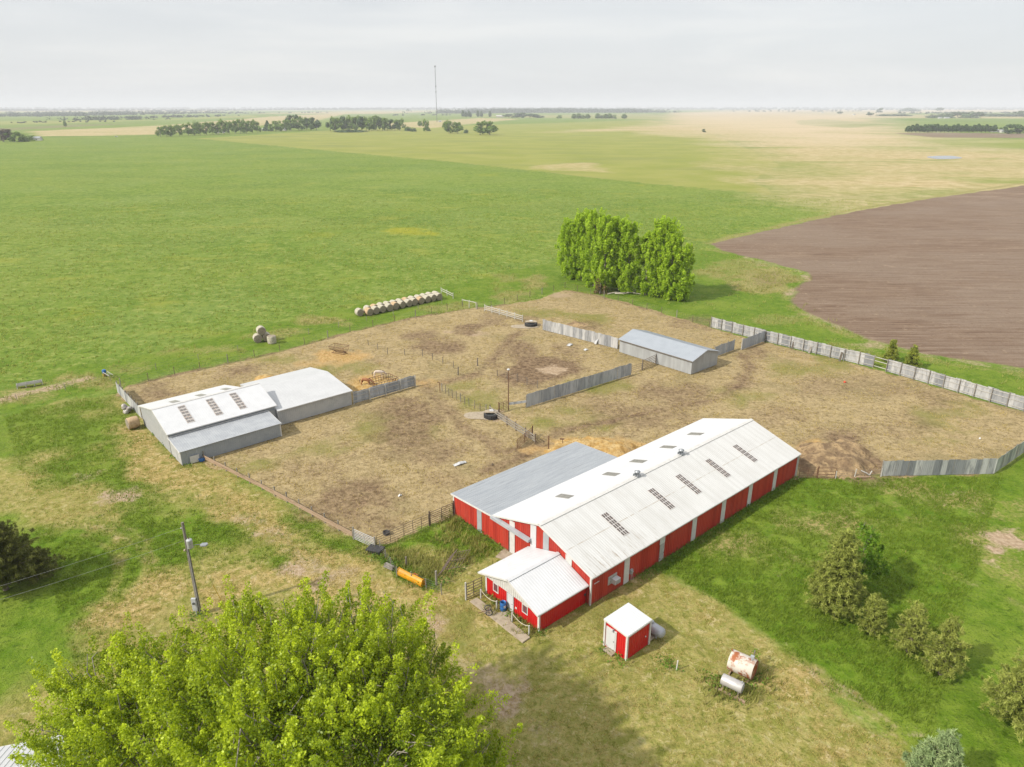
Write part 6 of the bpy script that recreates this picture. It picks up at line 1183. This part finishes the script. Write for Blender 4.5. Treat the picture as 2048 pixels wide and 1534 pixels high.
# ------------------------------------------------------------------ horses at the feeder
def horse(label, loc, rot, coat, mane):
    f = thing('horse', label, 'horse', loc, rot)
    J = [((-.62, 0, 1.22), .30), ((-.2, 0, 1.2), .31), ((.25, 0, 1.2), .32), ((.6, 0, 1.22), .27), ((.92, 0, 1.15), .17), ((1.2, 0, .88), .12), ((1.33, 0, .74), .125), ((1.5, 0, .5), .085), ((1.56, 0, .4), .07)]
    E_ = [(i, i + 1) for i in range(8)]
    for sy in (-1, 1):
        k = len(J); J += [((.58, .14 * sy, .95), .13), ((.62, .16 * sy, .56), .07), ((.58, .16 * sy, .2), .05), ((.64, .16 * sy, .04), .06)]; E_ += [(3, k), (k, k + 1), (k + 1, k + 2), (k + 2, k + 3)]
        k = len(J); J += [((-.66, .15 * sy, .98), .19), ((-.55, .17 * sy, .74), .12), ((-.82, .17 * sy, .5), .065), ((-.76, .17 * sy, .2), .05), ((-.7, .17 * sy, .04), .06)]; E_ += [(0, k), (k, k + 1), (k + 1, k + 2), (k + 2, k + 3), (k + 3, k + 4)]
        k = len(J); J += [((1.22, .07 * sy, .96), .035), ((1.2, .09 * sy, 1.05), .015)]; E_ += [(5, k), (k, k + 1)]
    me = bpy.data.meshes.new('body'); me.from_pydata([j[0] for j in J], E_, []); o = bpy.data.objects.new('body', me); COL.objects.link(o); o.parent = f
    sk = o.modifiers.new('Skin', 'SKIN'); sv = me.skin_vertices[0].data if me.skin_vertices else None
    if sv is None:
        bm = bmesh.new(); bm.from_mesh(me); bm.verts.layers.skin.verify(); bm.to_mesh(me); bm.free(); sv = me.skin_vertices[0].data
    for i, j in enumerate(J): sv[i].radius = (j[1], j[1])
    sv[1].use_root = True; ss = o.modifiers.new('Subdivision', 'SUBSURF'); ss.levels = ss.render_levels = 2; me.materials.append(coat)
    m = MB(); m.tube((-.9, 0, 1.25), (-1.05, 0, 1.0), .05, .07, 8); m.tube((-1.05, 0, 1.0), (-1.06, 0, .5), .07, .02, 8); m.build('tail', mane, f)
    m = MB(); m.bar((.68, 0, 1.42), (1.22, 0, 1.02), .05, .16); m.build('mane', mane, f); return f
CHEST = pm('chestnut_coat', (.28, .12, .05, 1), (.23, .095, .04, 1), 2, .55); MANE = pm('dark_red_mane', (.10, .05, .03, 1), (.08, .04, .025, 1), 5, .8)
CREAM = pm('cream_coat', (.50, .43, .36, 1), (.44, .36, .30, 1), 2, .6); MANEC = pm('grey_brown_mane', (.16, .12, .10, 1), (.12, .09, .07, 1), 5, .8)
horse('chestnut horse with its head down at the left of the hay feeder', G(732, 772), TH - R(48), CHEST, MANE)
horse('cream horse feeding on the far side of the hay feeder', G(748, 761) + Vector((.6, 1.2, 0)), TH - R(30), CREAM, MANEC)
# ------------------------------------------------------------------ odds and ends
m = MB(); p, q = G(34, 777), G(86, 768); d = (q - p).normalized(); n_ = Vector((-d.y, d.x, 0))
for o_ in (-.45, .45): m.bar(p + n_ * o_ + Vector((0, 0, .6)), q + n_ * o_ + Vector((0, 0, .6)), .06, .3)
m.bar(p + Vector((0, 0, .45)), q + Vector((0, 0, .45)), .8, .05)
for t_ in (.02, .35, .68, .98):
    for o_ in (-.4, .4): c_ = p.lerp(q, t_) + n_ * o_; m.bar(c_, c_ + Vector((0, 0, .8)), .1, .1)
tag(m.build('feed_bunk', WOODW), 'long grey wooden feed bunk in the grass at the far left', 'feed bunk')
m = MB(); p, q = G(198, 748), G(222, 757); m.box(0, 0, 0, 0, 0, 0) if False else None
sp = thing('sprayer_frame', 'small blue and yellow junk frame in the rank grass beyond the narrow fence', 'junk', G(210, 752), R(-35))
m = MB(); m.lathe([(.28, .55), (.34, .65), (.34, 1.1), (.28, 1.2)], 14); m.build('drum', BLUE, sp)
m = MB(); m.box(-.3, .3, -.3, .3, 0, .55); m.build('stand', pm('faded_yellow', sr(190, 170, 70), sr(160, 140, 60), 3, .7), sp)
for y in (-.35, .35): m = MB(); m.bar((.3, y, .9), (2.3, y, .6), .06, .08); m.build('rail', WOODW, sp)
for x in (.9, 1.6, 2.2): m = MB(); m.bar((x, -.35, .75), (x, .35, .75), .06, .06); m.build('rung', WOODW, sp)
rg = random.Random(9); p = G(257, 826)
m = MB()
for i in range(13):
    c_ = Vector((rg.uniform(-.5, .5), rg.uniform(-.9, .9), rg.uniform(.1, 1.3))); m.lathe([(.02, -.3), (.3, -.2), (.38, .0), (.25, .22), (.02, .3)], 7, Matrix.Translation(c_) @ Matrix.Rotation(rg.random() * 3, 4, 'X') @ Matrix.Rotation(rg.random() * 3, 4, 'Y'))
tag(m.build('twine_bundle', pm('dirty_net_wrap', (.46, .44, .42, 1), (.26, .22, .19, 1), 4, .9, 0, .4, .62), None, W(-20.6, 80.2), TH), 'heap of dirty white bale wrap beside the narrow panelled fence', 'bundle')
for u, v, w_, h_, lab in ((1140, 690, 1.5, .7, 'pale flat sheet lying in front of the patched pale fence'), (1172, 700, .9, .6, 'small pale sheet lying nearer the galvanised shed'), (920, 928, 1.9, .5, 'pale twisted tin strip lying in the near pen'), (985, 930, .3, .25, 'small brown lump of dung in the near pen'), (800, 992, .5, .2, 'pale scrap lying near the dark worn patch'), (1690, 765, .45, .35, 'bright orange scrap in the right-hand pen'), (1960, 878, .3, .2, 'small white scrap in the far right pen'), (1268, 1083 - 1083 + 700, .9, .4, 'pale scrap at the foot of the galvanised shed')):
    rg = random.Random(u); m = MB(); z_ = .16; pts = [(-w_ / 2, -h_ / 2, .03), (-.1 * w_, -h_ * .6, z_), (w_ / 2, -h_ * .4, .05), (w_ / 2, h_ / 2, .12), (0, h_ * .4, z_ + .12), (-w_ / 2, h_ * .55, .05)]
    m.add(pts, [(0, 1, 4, 5), (1, 2, 3, 4)]); col_ = pm('orange_scrap', sr(250, 84, 40), sr(230, 74, 40), 3, .6) if 'orange' in lab else pm('dung', (.1, .07, .05, 1), (.13, .1, .07, 1), 3, .9) if 'dung' in lab else TIN_PALE
    o = m.build('scrap', col_, None, G(u, v), rg.random()); s_ = o.modifiers.new('Solidify', 'SOLIDIFY'); s_.thickness = .03; tag(o, lab, 'scrap')
# ------------------------------------------------------------------ far farm buildings, mast
def far_house(name, label, u, v, w_, d_, h, rot=.2, mat=TRIM, rmat=GALVL, ridge=1.5, cat='house'):
    o = thing(name, label, cat, G(u, v), rot); m = MB(); m.prism([(-d_ / 2, 0), (d_ / 2, 0), (d_ / 2, h), (0, h + ridge - .1), (-d_ / 2, h)], 'x', -w_ / 2, w_ / 2); m.build('wall', mat, o)
    m = MB(); e_ = .4
    m.slab((-w_ / 2 - e_, -d_ / 2 - e_, h - .1), (w_ / 2 + e_, -d_ / 2 - e_, h - .1), (w_ / 2 + e_, 0, h + ridge), (-w_ / 2 - e_, 0, h + ridge), .15); m.slab((w_ / 2 + e_, d_ / 2 + e_, h - .1), (-w_ / 2 - e_, d_ / 2 + e_, h - .1), (-w_ / 2 - e_, 0, h + ridge), (w_ / 2 + e_, 0, h + ridge), .15); m.build('roof', rmat, o)
    m = MB(); k = max(1, int(w_ / 5))
    for i in range(k): x = -w_ / 2 + w_ * (i + .5) / k; m2 = MB(); m2.box(x - .6, x + .6, -d_ / 2 - .05, -d_ / 2 - .003, .9, 2.1); m2.build('window', GLASSD, o)
    return o
far_house('farmhouse', 'white house glimpsed between trunks of the far left shelterbelt', 391, 264, 12, 9, 4, .1)
far_house('machine_shed', 'pale low shed glimpsed under the left stretch of the shelterbelt', 440, 266, 16, 9, 3.5, .1)
far_house('farmhouse', 'white farmhouse beside the dark evergreen of the far farmyard', 533, 262, 15, 9, 4, .1); far_house('farmhouse', 'smaller white house right of the rounded tree in the far farmyard', 567, 261, 11, 9, 4, .0)
far_house('machine_shed', 'pale tan machine shed left of the dark tree clump', 1000, 235, 34, 18, 7, 0, pm('tan_shed_wall', (.40, .36, .31, 1), (.36, .32, .28, 1), 1, .6), TRIM, 3, 'shed'); far_house('grain_bin_shed', 'white warehouse at the edge of the far town', 1061, 221, 70, 30, 9, 0, TRIM, TRIM, 4, 'warehouse')
ge_ = thing('grain_elevator', 'white grain elevator rising over the far town', 'grain elevator', G(1107, 221), .3)
m = MB(); m.box(-9, 9, -8, 8, 0, 34); m.prism([(-8, 34), (8, 34), (0, 42)], 'x', -9, 9); m.build('tower', TRIM, ge_); m = MB(); m.prism([(-8, 0), (8, 0), (8, 18), (0, 23), (-8, 18)], 'x', 9.01, 24); m.build('annex', TRIM, ge_)
for u, v, w_, lab in ((1880, 237, 16, 'left white house of the farm group on the far right'), (1893, 237, 22, 'middle white building of the farm group on the far right'), (1708, 230, 14, 'pale house far off among the right-hand fields'), (1920, 262, 14, 'white house behind the poplar belt, left'), (1957, 262, 13, 'white house behind the poplar belt, middle'), (1988, 264, 12, 'white house behind the poplar belt, right'), (2003, 265, 10, 'smallest white shed at the right end of the poplar belt'), (1645, 226, 16, 'tiny pale farm shed out in the pale right-hand fields'), (76, 281, 9, 'small white shed at the bushes on the far left edge')): far_house('farm_building', lab, u, v, w_, 9, 4, .2)
car = thing('parked_car', 'white car far off on the field road at the left', 'car', G(233, 274), .1)
m = MB(); m.prism([(-2.2, .35), (2.2, .35), (2.25, .8), (1.3, .95), (.8, 1.45), (-1.0, 1.5), (-1.9, 1.0), (-2.25, .9)], 'y', -.85, .85); m.build('body', WHITE, car, bevel=.05)
for x in (-1.35, 1.35):
    for y in (-.8, .8): m = MB(); m.tube((x, y - .1, .33), (x, y + .1, .33), .33, n=14); m.build('wheel', RUB, car)
m = MB(); m.prism([(1.2, .98), (.78, 1.4), (-.95, 1.44), (-1.75, 1.02)], 'y', -.87, .87); m.build('windows', GLASSD, car)
tw = G(874, 244); thh = height_at(870, 131, tw.y); mast = thing('radio_mast', 'very tall thin radio mast on the far horizon', 'radio mast', tw, 0)
STEEL = pm('mast_steel', (.11, .11, .12, 1), (.14, .14, .15, 1), .05, .6)
tri = [(.9 * math.cos(a), .9 * math.sin(a)) for a in (0.5, 2.6, 4.7)]
for x, y in tri: m = MB(); m.tube((x, y, 0), (x, y, thh), .24, n=5); m.build('leg', STEEL, mast)
m = MB(); k = 60
for i in range(k):
    for j in range(3): (x0_, y0_), (x1_, y1_) = tri[j], tri[(j + 1) % 3]; m.tube((x0_, y0_, thh * i / k), (x1_, y1_, thh * (i + 1) / k), .13, n=4, caps=False)
m.build('lattice', STEEL, mast)
for f_, s_ in ((.985, 2.2), (.64, 1.6), (.54, 1.4)):
    m = MB(); z_ = thh * f_
    for j in range(3): x, y = tri[j]; m.rbox(x * 2, y * 2, z_, s_ * .6, s_ * .6, s_ * 1.6, Matrix.Rotation(j * 2.1, 3, 'Z'))
    m.rbox(0, 0, z_, 3.2, 3.2, .3); m.build('antenna', STEEL, mast)
far_house('mast_hut', 'small equipment hut at the foot of the radio mast', 880, 244, 9, 7, 4, 0, GREYW, GALVL, 1, 'hut')
# ------------------------------------------------------------------ standing grass and weeds (uncountable)
def tufts(name, label, X, Y, hgt, blades, mat, spread=.10, width=.02):
    n = len(X); N = n * blades
    bx = np.repeat(X, blades) + rng.normal(0, spread, N); by = np.repeat(Y, blades) + rng.normal(0, spread, N); h = np.repeat(hgt, blades) * rng.uniform(.55, 1.2, N)
    a = rng.random(N) * 2 * np.pi; w_ = width * rng.uniform(.7, 1.5, N); lx = rng.normal(.12, .3, N) * h; ly = rng.normal(.05, .3, N) * h
    p0 = np.stack([bx - np.cos(a) * w_, by - np.sin(a) * w_, np.full(N, -.05)], 1); p1 = np.stack([bx + np.cos(a) * w_, by + np.sin(a) * w_, np.full(N, -.05)], 1)
    p2 = np.stack([bx + lx, by + ly, h], 1)
    V = np.stack([p0, p1, p2], 1).reshape(-1, 3); F = np.arange(3 * N).reshape(-1, 3)
    tone = np.clip(np.repeat(rng.uniform(.15, .85, n), blades) + rng.normal(0, .15, N), 0, 1)
    o = npmesh(name, V, F, mat, {'leaf': ('FACE', tone)}); return tag(o, label, 'grass', None, 'stuff')
def scatter(n, rmin, rmax, pw=1.0):
    r = rmin + (rmax - rmin) * rng.random(n) ** pw; an = np.radians(rng.uniform(-38, 38, n)) + math.pi / 2; return r * np.cos(an), r * np.sin(an)
GR = leafmat('grass_blade', C(88, 118, 18, 1.4), C(144, 164, 58, 1.55), .42, .6, .2)
GRD = leafmat('dry_grass_blade', C(156, 140, 70, 1.5), C(218, 196, 128, 1.5), .4, .7, .15)
GRR = leafmat('rank_grass_blade', C(126, 138, 56, 1.4), C(190, 184, 108, 1.4), .4, .7, .15)
GRP = leafmat('pasture_tussock', C(96, 120, 30, 1.4), C(184, 190, 96, 1.6), .35, .7, .15)
X, Y = scatter(300000, 34, 130, .8); lm = ground_sample(M_lush, X, Y) * (1 - ground_sample(M_corral, X, Y)); k = rng.random(len(X)) < lm * .8
k &= vnoise(X, Y, 1.3, 4) > .25
tufts('long_grass', 'long green grass standing in the uncut strips round the farm', X[k], Y[k], rng.uniform(.14, .3, k.sum()), 3, GR, .12, .03)
X, Y = scatter(160000, 34, 110, .8); dm = ground_sample(M_dry, X, Y) * (1 - ground_sample(M_lush, X, Y)); k = (rng.random(len(X)) < dm * .6) & (vnoise(X, Y, 2.4, 6) > .4)
tufts('short_dry_grass', 'short dry grass of the worn farmyard', X[k], Y[k], rng.uniform(.05, .11, k.sum()), 3, GRD, .12, .03)
X, Y = scatter(90000, 60, 175, .8); cm = ground_sample(M_corral, X, Y) * (1 - ground_sample(M_mud, X, Y)); k = (rng.random(len(X)) < cm * .6) & (vnoise(X, Y, 2.0, 8) > .42)
tufts('trampled_stalks', 'trampled pale stalks scattered through the corral', X[k], Y[k], rng.uniform(.06, .14, k.sum()), 3, GRD, .2, .05)
X, Y = scatter(150000, 110, 420, .9); q = ground_sample(M_lush + M_corral + M_plough + M_yel + M_dry, X, Y) < .25; k = q & (rng.random(len(X)) < .55 * vnoise(X, Y, 9, 9)) & (Y > 95)
tufts('pasture_tussocks', 'rough tussocks dotted over the green pasture', X[k], Y[k], rng.uniform(.15, .4, k.sum()), 4, GRP, .22, .08)
X, Y = scatter(90000, 95, 240, .9); rm = ground_sample(M_rough, X, Y) + .06 * ground_sample(M_lush, X, Y); k = (rng.random(len(X)) < rm * .6) & (vnoise(X, Y, 2.5, 12) > .4) & (ground_sample(M_corral, X, Y) < .2)
tufts('rank_grass', 'tall rank grass and dead stalks along the outer fences', X[k], Y[k], rng.uniform(.3, .75, k.sum()), 4, GRR, .25, .05)
# weeds in clumps against walls, blade, tanks
def clumps(pts, per, rad):
    xs, ys = [], []
    for p in pts: xs.append(p.x + rng.normal(0, rad, per)); ys.append(p.y + rng.normal(0, rad, per))
    return np.concatenate(xs), np.concatenate(ys)
wp = [G(u, v) for u, v in ((755, 1112), (765, 1120), (775, 1128), (790, 1132), (800, 1142), (820, 1160), (835, 1168), (856, 1172), (780, 1118), (1005, 1090), (985, 1078), (960, 1066), (940, 1054), (920, 1044), (975, 1072), (1330, 1328), (1344, 1334), (1440, 1372), (1425, 1360), (1465, 1392), (1500, 1372), (1515, 1358), (985, 1200), (1000, 1210), (1020, 1228), (1040, 1240), (1060, 1252), (1080, 1266), (1210, 1304), (1240, 1322), (403, 1236), (390, 1230), (375, 932), (350, 915), (330, 890), (310, 868), (900, 1150), (920, 1138), (885, 1165))] + [W(a, -.35) for a in np.arange(7, 39, .9)]
X, Y = clumps(wp, 60, .45)
L_WEED = leafmat('weed_leaf', C(72, 116, 22, 1.35), C(130, 164, 56, 1.35), .35)
C_ = np.stack([X, Y, np.abs(rng.normal(.18, .16, len(X)))], 1); V, F = leaves(C_, .1, np.tile([0, 0, 1.0], (len(X), 1)), .35)
o = npmesh('weeds', V, F, L_WEED, {'leaf': ('FACE', rng.random(len(X)))}); tag(o, 'leafy green weeds crowding the walls, blade and tanks', 'weeds', None, 'stuff')
X, Y = clumps([G(u, v) for u, v in ((800, 1120), (830, 1130), (850, 1140), (870, 1145), (780, 1108), (820, 1112), (860, 1125), (900, 1105), (930, 1120), (845, 1150), (890, 1080), (940, 1085), (910, 1060), (960, 1100), (1000, 1215), (1060, 1255), (1430, 1368), (1500, 1385), (1520, 1350), (1455, 1395), (740, 1098), (910, 1034), (905, 1050))], 45, .7)
tufts('tall_weeds', 'tall weeds standing in the little yard and round the tanks', X, Y, rng.uniform(.35, .8, len(X)), 5, GRR, .1, .04)
p = G(1505, 1330); cottonwood('little green bush growing behind the rusty fuel tank', tuple(p), [(p.x, p.y, .7, .5), (p.x + .2, p.y + .1, 1.2, .4)], .05, 1.2, .08, L_BUSH, .6, .25, 60, None, 'bush', cat='bush')
